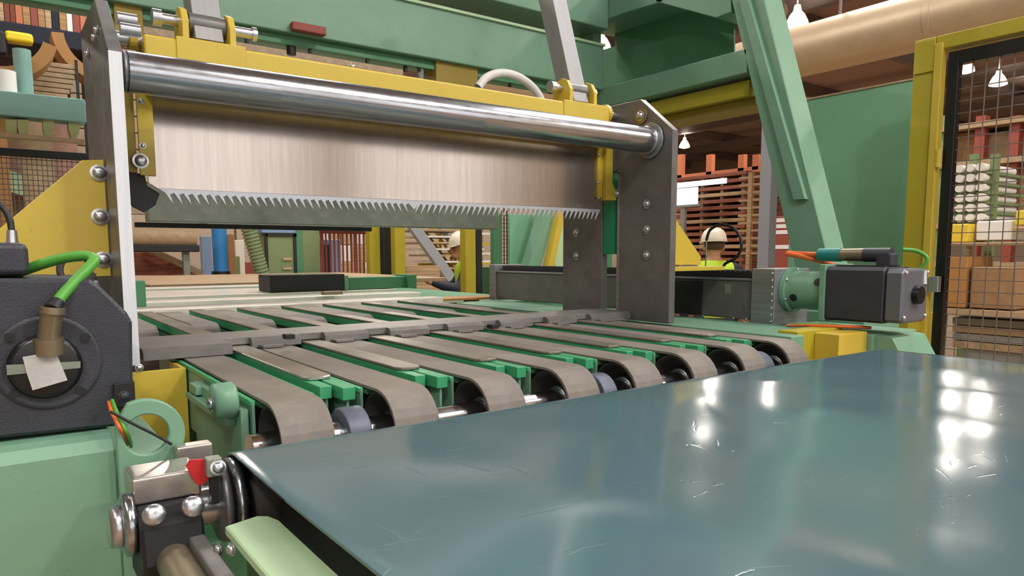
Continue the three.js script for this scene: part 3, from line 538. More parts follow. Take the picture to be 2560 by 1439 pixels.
// ---------------------------------------------------------------- green portal frame
(() => {
  const t = thing('portal_frame', 'light green steel portal frame with box beams and slanted leg', 'frame'), X = 2.35;
  const q = (u, v) => { const p = onX(u, v, X); return [p.z, p.y]; };
  part(t, 'cross_beam', bx(-.5, X, 2.357, 2.557, -2.72, -2.5, .006), M.green, 'lower green box beam');
  part(t, 'beam_lip', bx(-.5, X, 2.549, 2.56, -2.505, -2.49, .001), M.greenPale);
  part(t, 'cross_beam', bx(-.5, X, 2.62, 2.9, -2.75, -2.47, .006), M.green, 'upper green box beam');
  part(t, 'under_rail', bx(-.5, X - .2, 2.325, 2.345, -2.56, -2.53, .002), M.greenDeep);
  part(t, 'rail_web', bx(-.5, X - .2, 2.345, 2.357, -2.555, -2.535, 0), M.greenDeep);
  for (let i = 0; i < 9; i++) part(t, 'rail_clip', bx(.3 + i * .22, .31 + i * .22, 2.312, 2.326, -2.55, -2.535, 0), M.black);
  // end frame in the y-z plane
  part(t, 'post', bx(X - .02, X + .03, 2.2, 3.0, -2.66, -2.55, .005), M.green);
  part(t, 'lower_beam', bx(X, X + .22, 2.278, 2.368, -2.545, -1.72, .004), M.green);
  part(t, 'upper_beam', prism('x', [q(1450, 72), q(1560, 32), q(1655, 4), q(1680, -60), q(1500, -60), q(1450, -40)], X, X + .22, { bevel: .002 }), M.green);
  part(t, 'upper_beam', prism('x', [q(1640, 4), q(1790, 44), q(1826, 30), q(1826, -14), q(1700, -60), q(1640, -60)], X, X + .22, { bevel: .002 }), M.green);
  const hq = (u, v) => { const p = onX(u, v, X + .19); return [p.z, p.y]; }, hole = [hq(1497, 86), hq(1537, 70), hq(1537, 116), hq(1500, 126)];
  part(t, 'shaded_recess_panel', prism('x', [hq(1440, 10), hq(1835, -30), hq(1835, 200), hq(1440, 270)].reverse(), X + .19, X + .198, { holes: [hole] }), M.greenDeep);  // same green paint, darkened here to hold the recess shade
  const lz = (y, o) => -1.652 + (2.094 - y) * .311 + o;   // slanted leg
  part(t, 'slanted_leg', prism('x', [[lz(3.0, 0), 3.0], [lz(3.0, .135), 3.0], [lz(1.4, .135), 1.4], [lz(1.4, 0), 1.4]].reverse(), X, X + .12, { bevel: .004 }), M.green, 'slanted green box leg');
  part(t, 'leg_strip', prism('x', [[lz(2.56, .045), 2.56], [lz(2.56, .083), 2.56], [lz(1.79, .115), 1.79], [lz(1.79, .07), 1.79]].reverse(), X - .022, X, { bevel: .001 }), M.green);
  part(t, 'foot', bx(X - .04, X + .2, 1.2, 1.4, -1.5, -1.2, .004), M.green);
  part(t, 'foot_column', bx(X, X + .16, 0, 1.2, -1.46, -1.3, .004), M.greenDeep);
  part(t, 'rear_leg', bx(X, X + .13, 0, 2.3, -2.66, -2.56, .004), M.greenDeep);
  part(t, 'far_leg', bx(-.5, -.38, 0, 2.9, -2.72, -2.5, .004), M.green);
  // yellow rail under the end frame
  part(t, 'yellow_rail', bx(X + .05, X + .3, 2.205, 2.265, -2.4, -1.74, .003), M.yellowOlive, 'olive yellow rail');
  part(t, 'yellow_rail', bx(X + .09, X + .25, 2.175, 2.205, -2.4, -1.74, .003), M.yellowDark);
  // yellow hangers below the cross beam
  part(t, 'hanger', zb(1090, 130, 1195, 225, -2.52, .12), M.yellowDark, 'olive yellow hanger block');
  part(t, 'hanger', zb(285, -20, 357, 95, -2.52, .12), M.yellowDark, 'olive yellow hanger block');
  const rb = onZ(770, 78, -2.49); part(t, 'sensor', mg(bx(rb.x - .06, rb.x + .06, 2.362, 2.39, -2.5, -2.47, .004)), M.redDull);
  for (const [u, v] of [[728, 122], [1013, 166]]) { const p = onZ(u, v, -2.55); part(t, 'roller_stud', cyl(V(p.x, p.y - .02, -2.55), V(p.x, 2.33, -2.55), u < 800 ? .016 : .008, u < 800 ? .016 : .008, 14), M.black); }
  const st = onZ(1050, 160, -2.55); part(t, 'roller_stud', cyl(V(st.x, st.y - .06, -2.55), V(st.x, 2.33, -2.55), .014, .014, 14), M.grey);
})();
solo('flexible_conduit', tube([[1195, 218], [1215, 195], [1250, 183], [1290, 190], [1325, 212], [1348, 240], [1360, 275]].map(([u, v]) => onZ(u, v, -2.3)), .016, 60, 16), M.white, 'white flexible conduit curving behind the yellow beam', 'conduit');
// backing bar behind the blade teeth and thin black rail
(() => {
  const t = thing('backing_bar', 'long grey-green steel bar behind the saw teeth', 'bar');
  part(t, 'bar', bx(onZ(370, 530, -3.2).x, onZ(1246, 530, -3.2).x, onZ(800, 563, -3.2).y, onZ(800, 480, -3.2).y, -3.28, -3.2, .006), M.greyGreen);
  part(t, 'rail', zb(338, 561, 930, 573, -3.5, .02), M.black, 'thin black rail');
  part(t, 'knob', cyl(onZ(508, 562, -3.49), onZ(508, 562, -3.46), .016, .016, 16), M.black);
  for (const u of [470, 1150]) { const x = onZ(u, 530, -3.24).x; part(t, 'hanger', cyl(V(x, 1.8, -3.24), V(x, HY, -3.24), .012, .012, 8), M.truss); }
})();

// ---------------------------------------------------------------- rear conveyor: bright rails
let rearTable;
(() => {
  const t = rearTable = thing('rear_rail_table', 'row of stainless rails with painted-in sheen behind the rear belt lanes', 'conveyor');
  const zAt = v => onY(345, v, 1.4).z; const L = [[775, 771, 1.40], [767, 757, 1.382], [752, 747, 1.392], [743, 728, 1.4], [722, 718, 1.4]];
  L.forEach(([a, b, y], i) => part(t, 'rail', bx(i < 2 ? .26 : .45, i < 2 ? 1.7 : 1.9, y - .03, y, zAt(b), zAt(a), .003), i === 1 ? M.bar : M.railPaintedSheen));  // rail gleam is put into the colour
  const td = thing('tan_deck', 'flat grey-tan deck beyond the bright stainless rails', 'deck'); part(td, 'top', bx(.8, 3.0, 1.38, 1.41, -7.2, zAt(716), .004), M.tan); for (const x of [.9, 2.8]) for (const z of [-7.1, -5.4]) part(td, 'leg', bx(x, x + .08, 0, 1.38, z, z + .08, 0), M.greenDeep);
  part(t, 'frame', bx(.45, 2.4, 1.15, 1.36, -4.85, -2.95, .004), M.greenDeep);
  for (const x of [.5, 2.25]) for (const z of [-3.1, -4.8]) part(t, 'leg', bx(x, x + .1, 0, 1.15, z, z + .1, .004), M.greenDeep);
  const eb = onZ(303, 735, -3.05).x, ec = onZ(365, 735, -3.05).x; solo('end_block', bx(eb, ec, 1.4005, onZ(335, 702, -3.05).y, -3.12, -3.05, .004), M.greenDeep, 'dark green end block on the bright rails beside the plate edge', 'block');
  for (const [u, v] of [[690, 727], [830, 735]]) { const p = onY(u, v, 1.402); solo('rail_clamp', bx(p.x - .05, p.x + .05, 1.4005, 1.418, p.z - .02, p.z + .02, .002), M.bronze, u < 700 ? 'small bronze clamp on the rails nearer the plate edge' : 'small bronze clamp on the rails before the green beam', 'clamp'); }
})();
(() => {
  const t = thing('black_drive_box', 'black box with green beam standing across the rear rails', 'machine unit'), z = -3.75, yb = 1.402, B = (u0, v0, u1, zz, tt, m, n) => part(t, n, bx(onZ(u0, 705, zz).x, onZ(u1, 705, zz).x, yb, onZ((u0 + u1) / 2, v0, zz).y, zz - tt, zz, .003), m);
  B(675, 686, 862, z, .2, M.black, 'box');
  B(872, 692, 1020, z - .02, .12, M.greenDeep, 'beam');
  B(862, 688, 872, z + .01, .17, M.green, 'end_flange');
  B(1020, 686, 1042, z + .01, .17, M.greenDeep, 'end_foot');
})();

// ---------------------------------------------------------------- background seen under the blade
(() => {
  let t = thing('tan_roller', 'tan horizontal roller with black underside behind the bright plate edge', 'roller');
  const a = onZ(300, 592, -7.6), b = onZ(488, 592, -7.6);
  part(t, 'drum', cyl(V(a.x, a.y, -7.6), V(b.x, a.y, -7.6), .095, .095, 24), M.tan);
  part(t, 'tray', bx(a.x, b.x + .02, a.y - .14, a.y - .07, -7.66, -7.52, .01), M.black);
  part(t, 'stand', bx(b.x - .12, b.x - .06, 0, a.y - .1, -7.66, -7.6, 0), M.greyGreen);
  t = thing('lumber_chute', 'brown sloping lumber chute with a pale rail below the tan roller', 'chute');
  const q = (u, v, z) => { const p = onZ(u, v, z); return [p.x, p.y]; };
  part(t, 'slope', prism('z', [q(330, 600, -8.0), q(330, 688, -8.0), q(500, 688, -8.0), q(470, 672, -8.0)], -8.6, -8.0), M.woodRed);
  part(t, 'rail', bar(onZ(360, 617, -7.9), onZ(505, 684, -7.9), .08, .06), M.tan);
  t = thing('blue_post', 'bright blue round post behind the rear conveyor', 'post');
  const bp = onZ(551, 650, -7.7); part(t, 'post', cyl(V(bp.x, 0, -7.7), V(bp.x, onZ(551, 560, -7.7).y, -7.7), .072, .072, 20), M.blue);
  part(t, 'base_ring', cyl(V(bp.x, 1.38, -7.7), V(bp.x, 1.43, -7.7), .09, .09, 20), M.black);
  t = thing('corrugated_hose', 'green-grey corrugated hose slanting down beside the blue post', 'hose');
  const h0 = onZ(618, 560, -7.3), h1 = onZ(656, 688, -7.3);
  part(t, 'hose', cyl(h1, h0, .06, .06, 18), M.greyGreen);
  for (let i = 0; i < 15; i++) { const c = h0.clone().lerp(h1, (i + .5) / 15), d = h1.clone().sub(h0).normalize().multiplyScalar(.011); part(t, 'rib', cyl(c.clone().sub(d), c.clone().add(d), .074, .074, 18), M.greenOlive); }
  t = thing('control_cabinet', 'olive green control cabinet with black framed window', 'cabinet'); const z = -7.5;
  part(t, 'body', zb(668, 574, 800, 692, z, .5), M.greenOlive);
  part(t, 'door_frame', mg(zb(664, 584, 742, 591, z + .03, .03, 0), zb(664, 584, 671, 692, z + .03, .03, 0), zb(735, 584, 742, 692, z + .03, .03, 0)), M.black, 'black door frame');
  part(t, 'door_panel', zb(671, 591, 735, 690, z + .015, .01, 0), M.greenOlive);
  part(t, 'side_post', zb(742, 574, 757, 692, z + .03, .03), M.greenDeep);
  part(t, 'top_lamp', zb(655, 572, 752, 582, z + .02, .2), M.bluePale, 'pale blue top cover');
  part(t, 'handle', mg(zb(708, 644, 730, 651, z + .03, .02, 0), zb(708, 668, 730, 674, z + .03, .02, 0)), M.woodPale);
  part(t, 'plinth', bx(onZ(668, 690, z).x, onZ(800, 690, z).x, 0, onZ(730, 692, z).y, z - .5, z - .05, 0), M.greenDeep);
})();
(() => {   // red barred fence with crates
  const t = thing('red_barred_fence', 'red barred fence between the olive cabinet and the yellow posts', 'fence'), z = -8.5, yb = onZ(860, 700, z).y, yt = onZ(860, 560, z).y;
  for (let i = 0; i < 12; i++) { const x = onZ(806 + i * 10.5, 640, z).x, w = i === 0 || i === 8 ? .022 : .009; part(t, 'bar', bx(x - w, x + w, 0, yt, z - .02, z, 0), M.redDull); }
  part(t, 'rail', bx(onZ(800, 640, z).x, onZ(930, 640, z).x, yt - .12, yt - .07, z - .025, z + .002, 0), M.redDull);
  part(t, 'rail', bx(onZ(800, 640, z).x, onZ(930, 640, z).x, yb, yb + .05, z - .025, z + .002, 0), M.redDull);
  solo('blue_crate', bx(onZ(828, 620, -9.2).x, onZ(852, 620, -9.2).x, 0, onZ(840, 598, -9.2).y, -9.6, -9.2, .01), M.bluePale, 'pale blue upright crate behind the red barred fence', 'crate');
  solo('dark_crate', bx(onZ(814, 620, -9.2).x, onZ(828, 620, -9.2).x, 0, onZ(840, 610, -9.2).y, -9.6, -9.2, .01), M.navy, 'narrow dark crate beside the pale blue crate', 'crate');
  const s = thing('pallet_stack', 'pale stack of boxes far behind the red barred fence', 'boxes');
  for (let i = 0; i < 5; i++) for (let j = 0; j < 3; j++) part(s, 'box', zb(795 + i * 29, 572 + j * 42, 821 + i * 29, 611 + j * 42, -11, .5, .01), (i + j) % 3 ? M.woodPale : M.white);
  part(s, 'pallet', bx(onZ(795, 690, -11).x, onZ(940, 690, -11).x, 0, onZ(860, 697, -11).y, -11.5, -11, 0), M.cardboard);
})();
for (const [u0, u1, z, m, lab] of [[925, 951, -7, M.yellowOlive, 'olive yellow square post beside the red barred fence'], [988, 1014, -6.6, M.yellowOlive, 'olive yellow square post beside the staircase stringer'], [1164, 1190, -5.6, M.yellowOlive, 'yellow square post in front of the man in navy'], [951, 972, -7.05, M.black, 'dark post paired with the yellow post by the fence'], [973, 989, -6.7, M.black, 'thin dark post paired with the yellow post by the stairs'], [1191, 1206, -5.62, M.black, 'black post beside the yellow post by the man in navy']]) {
  const x0 = onZ(u0, 640, z).x, x1 = onZ(u1, 640, z).x; solo('guard_post', bx(x0, x1, 0, onZ((u0 + u1) / 2, 540, z).y, z - .1, z, .006), m, lab, 'post');
}
(() => {   // staircase with yellow handrails
  const t = thing('staircase', 'silver staircase with yellow handrails behind the man in navy', 'stairs'), z = -10;
  part(t, 'stringer', bar(onZ(1015, 540, z), onZ(1140, 715, z), .1, .16), M.steelBlue);
  part(t, 'stringer', bar(onZ(1085, 540, z - .8), onZ(1210, 715, z - .8), .1, .12), M.steelBlue);
  for (let i = 0; i < 9; i++) { const a = onZ(1040 + i * 11.5, 572 + i * 16, z - .02), b = onZ(1112 + i * 11.5, 572 + i * 16, z - .78); part(t, 'tread', bx(a.x - .05, b.x + .05, a.y - .03, a.y, z - .8, z - .05, 0), i % 2 ? M.white : M.woodPale); }
  for (let i = 0; i < 3; i++) part(t, 'handrail', bar(onZ(1040 + i * 24, 545, z - .82 - i * .04), onZ(1150 + i * 24, 700, z - .82 - i * .04), .035, .035), M.yellow);
  for (let i = 0; i < 3; i++) { const x = onZ(1100 + i * 28, 640, z - .9).x; part(t, 'baluster', bx(x - .02, x + .02, 0, onZ(1100, 560, z - .9).y, z - .92, z - .88, 0), M.yellow); }
  for (let i = 0; i < 4; i++) part(t, 'cross_rail', bx(onZ(1045, 640, z - .96).x, onZ(1235, 640, z - .96).x, onZ(1100, 585 + i * 26, z - .96).y, onZ(1100, 579 + i * 26, z - .96).y, z - .98, z - .95, 0), i % 2 ? M.yellow : M.white);
  part(rearTable, 'orange_edge', mg(bx(1.72, 2.06, 1.378, 1.39, -3.05, -2.9, .003), bx(1.9, 1.96, 1.36, 1.379, -3.02, -2.97, 0)), M.orangeTan, 'orange tan deck edge');
  solo('tan_board', bx(onZ(1018, 700, -9.2).x, onZ(1100, 700, -9.2).x, 0, onZ(1060, 664, -9.2).y, -9.25, -9.2, .003), M.woodPale, 'peach board leaning beside the staircase foot', 'board');
})();
(() => {   // far end of the line: dark mesh frame, green panel, slanted legs
  const t = thing('mesh_guard', 'dark narrow mesh guard beside the grey actuator', 'guard'), z = -4.8;
  part(t, 'post', zb(1236, 530, 1254, 745, z, .06), M.greenDeep);
  for (let i = 0; i < 3; i++) { const x = onZ(1258 + i * 7, 600, z).x; part(t, 'wire', bx(x - .003, x + .003, 1.4, onZ(1260, 520, z).y, z - .03, z - .024, 0), M.black); }
  for (let i = 0; i < 14; i++) { const y = onZ(1262, 528 + i * 10, z).y; part(t, 'wire', bx(onZ(1254, 600, z).x, onZ(1274, 600, z).x, y - .002, y + .002, z - .03, z - .024, 0), M.black); }
  part(t, 'foot', bx(onZ(1236, 640, z).x, onZ(1254, 640, z).x, 0, onZ(1245, 745, z).y, z - .06, z, 0), M.greenDeep);
  const p = thing('far_frame', 'far green frame with slanted leg and yellow brace behind the blade end', 'frame');
  part(p, 'panel', zb(1274, 535, 1350, 665, -5.6, .05), M.greenSheet);
  part(p, 'leg', bar(onZ(1370, 520, -5.4), onZ(1322, 680, -5.4), .14, .12, V(0, 0, 1)), M.green);
  part(p, 'brace', bar(onZ(1402, 520, -5.3), onZ(1368, 680, -5.3), .07, .08, V(0, 0, 1)), M.yellow, 'yellow brace');
  part(p, 'pale_post', zb(1388, 530, 1412, 670, -5.8, .08), M.greenPale);
  part(p, 'base', bx(onZ(1270, 670, -5.4).x, onZ(1415, 670, -5.4).x, 0, onZ(1340, 668, -5.4).y, -5.85, -5.2, 0), M.greenDeep);
})();

// ---------------------------------------------------------------- background beside the bright plate edge
(() => {
  const beamA = V(onZ(-40, 62, -6).x, onZ(-40, 62, -6).y, -6);
  const z = -6, yA = u => onZ(u, 57 + u * .1, z).y;
  const t = thing('board_rack', 'dark overhead rack beam carrying upright board ends', 'rack');
  part(t, 'beam', bx(onZ(-60, 80, z).x, onZ(214, 100, z).x, onZ(100, 112, z).y, onZ(100, 66, z).y, z - .4, z, .01), M.navy);
  part(t, 'post', bx(onZ(208, 100, z).x, onZ(222, 100, z).x, 0, onZ(100, 66, z).y, z - .3, z - .1, 0), M.navy);
  part(t, 'post', bx(onZ(-55, 100, z).x, onZ(-40, 100, z).x, 0, onZ(100, 66, z).y, z - .3, z - .1, 0), M.navy);
  const ytop = onZ(100, 66, z).y, cols = [[M.woodPale, 'pale'], [M.rust, 'rust brown'], [M.rust, 'rust brown'], [M.orange, 'orange'], [M.wood, 'tan'], [M.redDull, 'dull red'], [M.wood, 'tan'], [M.woodPale, 'pale'], [M.navy, 'dark blue'], [M.wood, 'tan'], [M.white, 'white'], [M.redDull, 'dull red'], [M.orange, 'orange']];
  let u = -6; const rr = rng(5);
  cols.forEach(([m, c], i) => { const w = 13 + rr() * 7; const x0 = onZ(u, 50, z).x, x1 = onZ(u + w - 1, 50, z).x; solo('board_end', bx(x0, x1, ytop, ytop + .145 + .02 * rr(), z - .35, z - .01, .003), m, `${c} board end on the dark rack ${i && i < cols.length - 1 ? `between ${cols[i - 1][1]} and ${cols[i + 1][1]} ones` : i ? 'touching the steel plate' : 'at the row start'}`, 'board', 'board ends on the dark rack'); u += w; });
})();
(() => {
  let z = -5.2, t = thing('hoop_guard', 'orange tan curved hoop guard below the dark rack', 'guard');
  const arc = (cx, cy, r0, r1, a0, a1) => [...circ(cx, cy, r1, 18, a0, a1), ...circ(cx, cy, r0, 18, a0, a1).reverse()];
  const c = onZ(-20, 50, z); part(t, 'hoop', prism('z', arc(c.x, c.y, .254, .327, -Math.PI * .6, -Math.PI * .1), z - .25, z), M.orangeTan);
  part(t, 'post', bx(c.x - .06, c.x + .03, 0, c.y - .3, z - .2, z - .05, 0), M.orangeTan);
  t = thing('hoop_guard', 'narrow orange tan hoop guard touching the grey steel plate', 'guard');
  z = -5.7; const d = onZ(262, 92, z); part(t, 'hoop', prism('z', arc(d.x, d.y, .24, .31, Math.PI * 1.02, Math.PI * 1.5), z - .25, z), M.orangeTan);
  part(t, 'post', bx(d.x - .05, d.x + .03, 0, d.y - .24, z - .2, z - .05, 0), M.orangeTan);
  t = thing('warning_beacon', 'small yellow beacon on a black base under the dark rack', 'beacon'); const b = onZ(45, 96, -5.6);
  part(t, 'lens', bx(b.x - .07, b.x + .08, b.y - .03, b.y + .035, -5.66, -5.56, .02), std('#e8d21c', .35));
  part(t, 'base', bx(b.x - .2, b.x - .06, b.y - .12, b.y + .03, -5.66, -5.56, .02), M.black);
  part(t, 'bracket', bx(b.x - .2, b.x + .02, b.y + .03, b.y + .07, -5.9, -5.58, 0), M.navy);
  t = thing('pipe_stack', 'pale cylinder and teal pipe behind the teal beam', 'pipes');
  const p0 = onZ(12, 200, -5), p1 = onZ(58, 180, -5.1);
  const ys = onZ(40, 242, -5).y, xe = onZ(262, 242, -5).x;
  part(t, 'cylinder', cyl(V(p0.x, ys, -5), V(p0.x, onZ(12, 178, -5).y, -5), .055, .055, 20), M.white);
  part(t, 'pipe', cyl(V(p1.x, ys, -5.1), V(p1.x, onZ(58, 125, -5.1).y, -5.1), .045, .045, 16), M.greenTeal);
  part(t, 'shelf', bx(p0.x - .15, xe, ys - .03, ys, -5.2, -4.9, .004), M.greenTeal);
  part(t, 'post', bx(xe - .06, xe, 0, ys - .03, -5.1, -5.0, .004), M.greenTeal);
  t = thing('slatted_panel', 'tan panel of horizontal slats behind the teal beam', 'panel');
  for (let i = 0; i < 7; i++) part(t, 'slat', zb(76, 156 + i * 12.5, 196 - i * 4.5, 167 + i * 12.5, -5.5, .03), M.tan);
  part(t, 'stile', zb(190, 150, 197, 250, -5.49, .03, 0), M.black);
  part(t, 'foot', zb(80, 244, 160, 1300, -5.53, .04, 0), M.tan);
  t = thing('teal_beam', 'pale teal horizontal beam with yellow-green brackets below', 'beam');
  part(t, 'beam', bx(onZ(-40, 265, -4).x, onZ(214, 265, -4).x, onZ(100, 296, -4).y, onZ(100, 236, -4).y, -4.12, -4, .006), M.greenTeal);
  for (const u of [28, 58, 122, 186]) part(t, 'bracket', prism('z', [[u - 14, 297], [u - 14, 318], [u - 6, 345], [u + 6, 345], [u + 14, 325], [u + 14, 297]].map(([a, b]) => { const p = onZ(a, b, -4); return [p.x, p.y]; }), -4.1, -4.02), M.limeDull);
  part(t, 'rail', zb(-20, 338, 212, 349, -4.01, .05), M.tan);
  part(t, 'post', bx(onZ(-40, 265, -4).x - .1, onZ(-40, 265, -4).x, 0, onZ(0, 236, -4).y, -4.12, -4, .006), M.greenTeal);
  t = thing('wire_fence', 'fine wire mesh fence with black top rail behind the yellow gusset', 'fence'); z = -4.4;
  part(t, 'top_rail', zb(-40, 374, 222, 392, z, .05), M.black);
  for (let i = 0; i < 20; i++) { const x = onZ(-30 + i * 12.6, 450, z).x; part(t, 'wire', bx(x - .002, x + .002, 0, onZ(100, 385, z).y, z - .03, z - .026, 0), M.truss); }
  for (let i = 0; i < 22; i++) { const y = onZ(100, 398 + i * 13, z).y; part(t, 'wire', bx(onZ(-40, 450, z).x, onZ(222, 450, z).x, y - .002, y + .002, z - .034, z - .03, 0), M.truss); }
  t = thing('green_ramp', 'pale green sloping ramp beam behind the wire mesh fence', 'ramp');
  part(t, 'beam', bar(onZ(-60, 425, -6.62), onZ(98, 478, -6.62), .1, .15), M.greenPale); part(t, 'beam', zb(60, 446, 150, 470, -6.7, .06), M.greenOlive);
  part(t, 'leg', bx(onZ(-20, 460, -6.6).x, onZ(-5, 460, -6.6).x, 0, onZ(-10, 450, -6.6).y, -6.7, -6.6, 0), M.greenOlive);
  solo('pink_sheet', bx(-1.2, .62, 0, onZ(100, 300, -6.8).y, -6.86, -6.8, .004), std('#b98f80', .8, 0, { map: mottleTex }), 'dusty pink sheet wall behind the wire mesh fence', 'panel');
  const rs = thing('roller_shutter', 'grey-tan ribbed wall panel behind the green portal beam', 'panel');
  for (let i = 0; i < 12; i++) part(rs, 'rib', bx(.7, 4.2, 2.0 + i * .16, 2.15 + i * .16, -8.06, -8, .01), M.wallM);
  for (const x of [.72, 4.1]) part(rs, 'post', bx(x, x + .08, 0, 2.02, -8.1, -8.02, 0), M.truss);
})();

(() => {   // partition and mixed crates far behind the rear conveyor
  const t = thing('far_partition', 'tan panelled partition far behind the rear conveyor', 'partition');
  for (let i = 0; i < 10; i++) part(t, 'panel', bx(.9 + i * 1.3, 2.17 + i * 1.3, 0, 2.7, -13.08, -13 - (i % 2) * .02, .01), M.partition);
  const r = rng(31), pal = [[M.bluePale, 'pale blue'], [M.rust, 'rust brown'], [M.white, 'white'], [M.woodPale, 'pale wood'], [M.yellow, 'yellow'], [M.redDull, 'dull red'], [M.cardboard, 'cardboard brown'], [M.blue, 'blue'], [M.orange, 'orange'], [M.greenOlive, 'olive green']];
  [[505, 531, 590], [508, 528, 640], [571, 588, 585], [574, 600, 640], [590, 612, 600], [602, 640, 655]].forEach(([a, b, v], i) => { const z = -11.6 - i * .12; solo('stacked_bin', bx(onZ(a, 650, z).x, onZ(b, 650, z).x, 0, onZ((a + b) / 2, v, z).y, z - .11, z, .01), pal[(i * 3) % 10][0], `${pal[(i * 3) % 10][1]} tall bin in the clutter around the blue post`, 'bin', 'bins around the blue post'); });
})();

// ---------------------------------------------------------------- duct, green panel, yellow gate
(() => {
  let t = thing('air_duct', 'large tan round duct running under the roof', 'duct');
  const X = 5.2, p = onX(1960, 140, X), r = .19;
  part(t, 'duct', cyl(V(X, p.y, p.z - 1), V(X, p.y, 2.5), r, r, 36), M.duct);
  const s = onX(2346, 40, X); part(t, 'seam_ring', cyl(V(X, p.y, s.z - .02), V(X, p.y, s.z + .02), r + .006, r + .006, 36), M.duct);
  for (const z of [-3, -1, 1.5]) part(t, 'hanger', cyl(V(X, p.y + r - .01, z), V(X, HY, z), .012, .012, 8), M.truss);
  t = thing('air_duct', 'short tan duct piece behind the white conduit', 'duct');
  const a = onZ(1180, 190, -6.5), b = onZ(1420, 205, -6.5);
  part(t, 'duct', cyl(V(a.x, a.y, -6.5), V(b.x, a.y, -6.5), .2, .2, 28), M.duct);
  part(t, 'hanger', cyl(V(a.x + .3, a.y + .18, -6.5), V(a.x + .3, HY, -6.5), .012, .012, 8), M.truss);
  t = thing('short_duct', 'short pinkish duct piece beside the dome lamp', 'duct');
  const c = onY(1870, 45, 5.2), d = onY(1945, 30, 5.5);
  part(t, 'duct', cyl(c, d, .17, .17, 24), M.duct); part(t, 'hanger', cyl(c.clone().lerp(d, .5), V((c.x + d.x) / 2, HY, (c.z + d.z) / 2), .012, .012, 8), M.truss);
  t = thing('green_sheet_panel', 'large plain green sheet panel behind the slanted leg', 'panel');
  part(t, 'sheet', bx(3.4, 3.44, .3, 2.372, -2.19, -1.5, .003), M.greenSheet);
  part(t, 'top_trim', bx(3.395, 3.445, 2.372, 2.38, -2.19, -1.5, .001), M.tan);
  for (const z of [-2.18, -1.57]) part(t, 'leg', bx(3.4, 3.46, 0, .3, z, z + .06, 0), M.greenSheet);
})();
(() => {
  const X = 3.0, t = thing('mesh_gate', 'yellow gate frame with black mesh door beside the green panel', 'gate');
  part(t, 'post', bx(X, X + .1, 0, 2.43, -1.415, -1.335, .004), M.yellowOlive, 'olive yellow gate post');
  part(t, 'post_edge', bx(X - .012, X + .02, 0, 2.4, -1.334, -1.305, .003), M.yellow);
  part(t, 'header', bx(X, X + .1, 2.378, 2.43, -1.335, .6, .004), M.yellowOlive);
  part(t, 'corner_plate', bx(X - .008, X, 2.3, 2.42, -1.41, -1.335, .001), M.yellowOlive);
  part(t, 'door_stile', bx(X + .02, X + .06, .15, 2.365, -1.296, -1.258, .003), M.blackGloss, 'black door frame');
  part(t, 'door_rail', bx(X + .02, X + .06, 2.315, 2.365, -1.258, .5, .003), M.blackGloss);
  part(t, 'door_rail', bx(X + .02, X + .06, .15, .2, -1.258, .5, .003), M.blackGloss);
  for (let i = 0; i < 34; i++) { const z = -1.216 + i * .046; part(t, 'wire', bx(X + .036, X + .0392, .2, 2.315, z, z + .0032, 0), M.truss); }
  for (let i = 0; i < 46; i++) { const y = .22 + i * .0455; part(t, 'wire', bx(X + .0392, X + .0424, y, y + .0032, -1.258, .5, 0), M.truss); }
  part(t, 'hinge', cyl(V(X - .004, 1.93, -1.3), V(X - .004, 2.0, -1.3), .012, .012, 14), M.yellow);
  part(t, 'base_plate', bx(X - .1, X + .12, 1.17, 1.36, -1.42, -1.33, .004), M.yellowOlive);
  part(t, 'latch', xb(2320, 690, 2345, 730, X - .03, .03), M.zinc);
})();
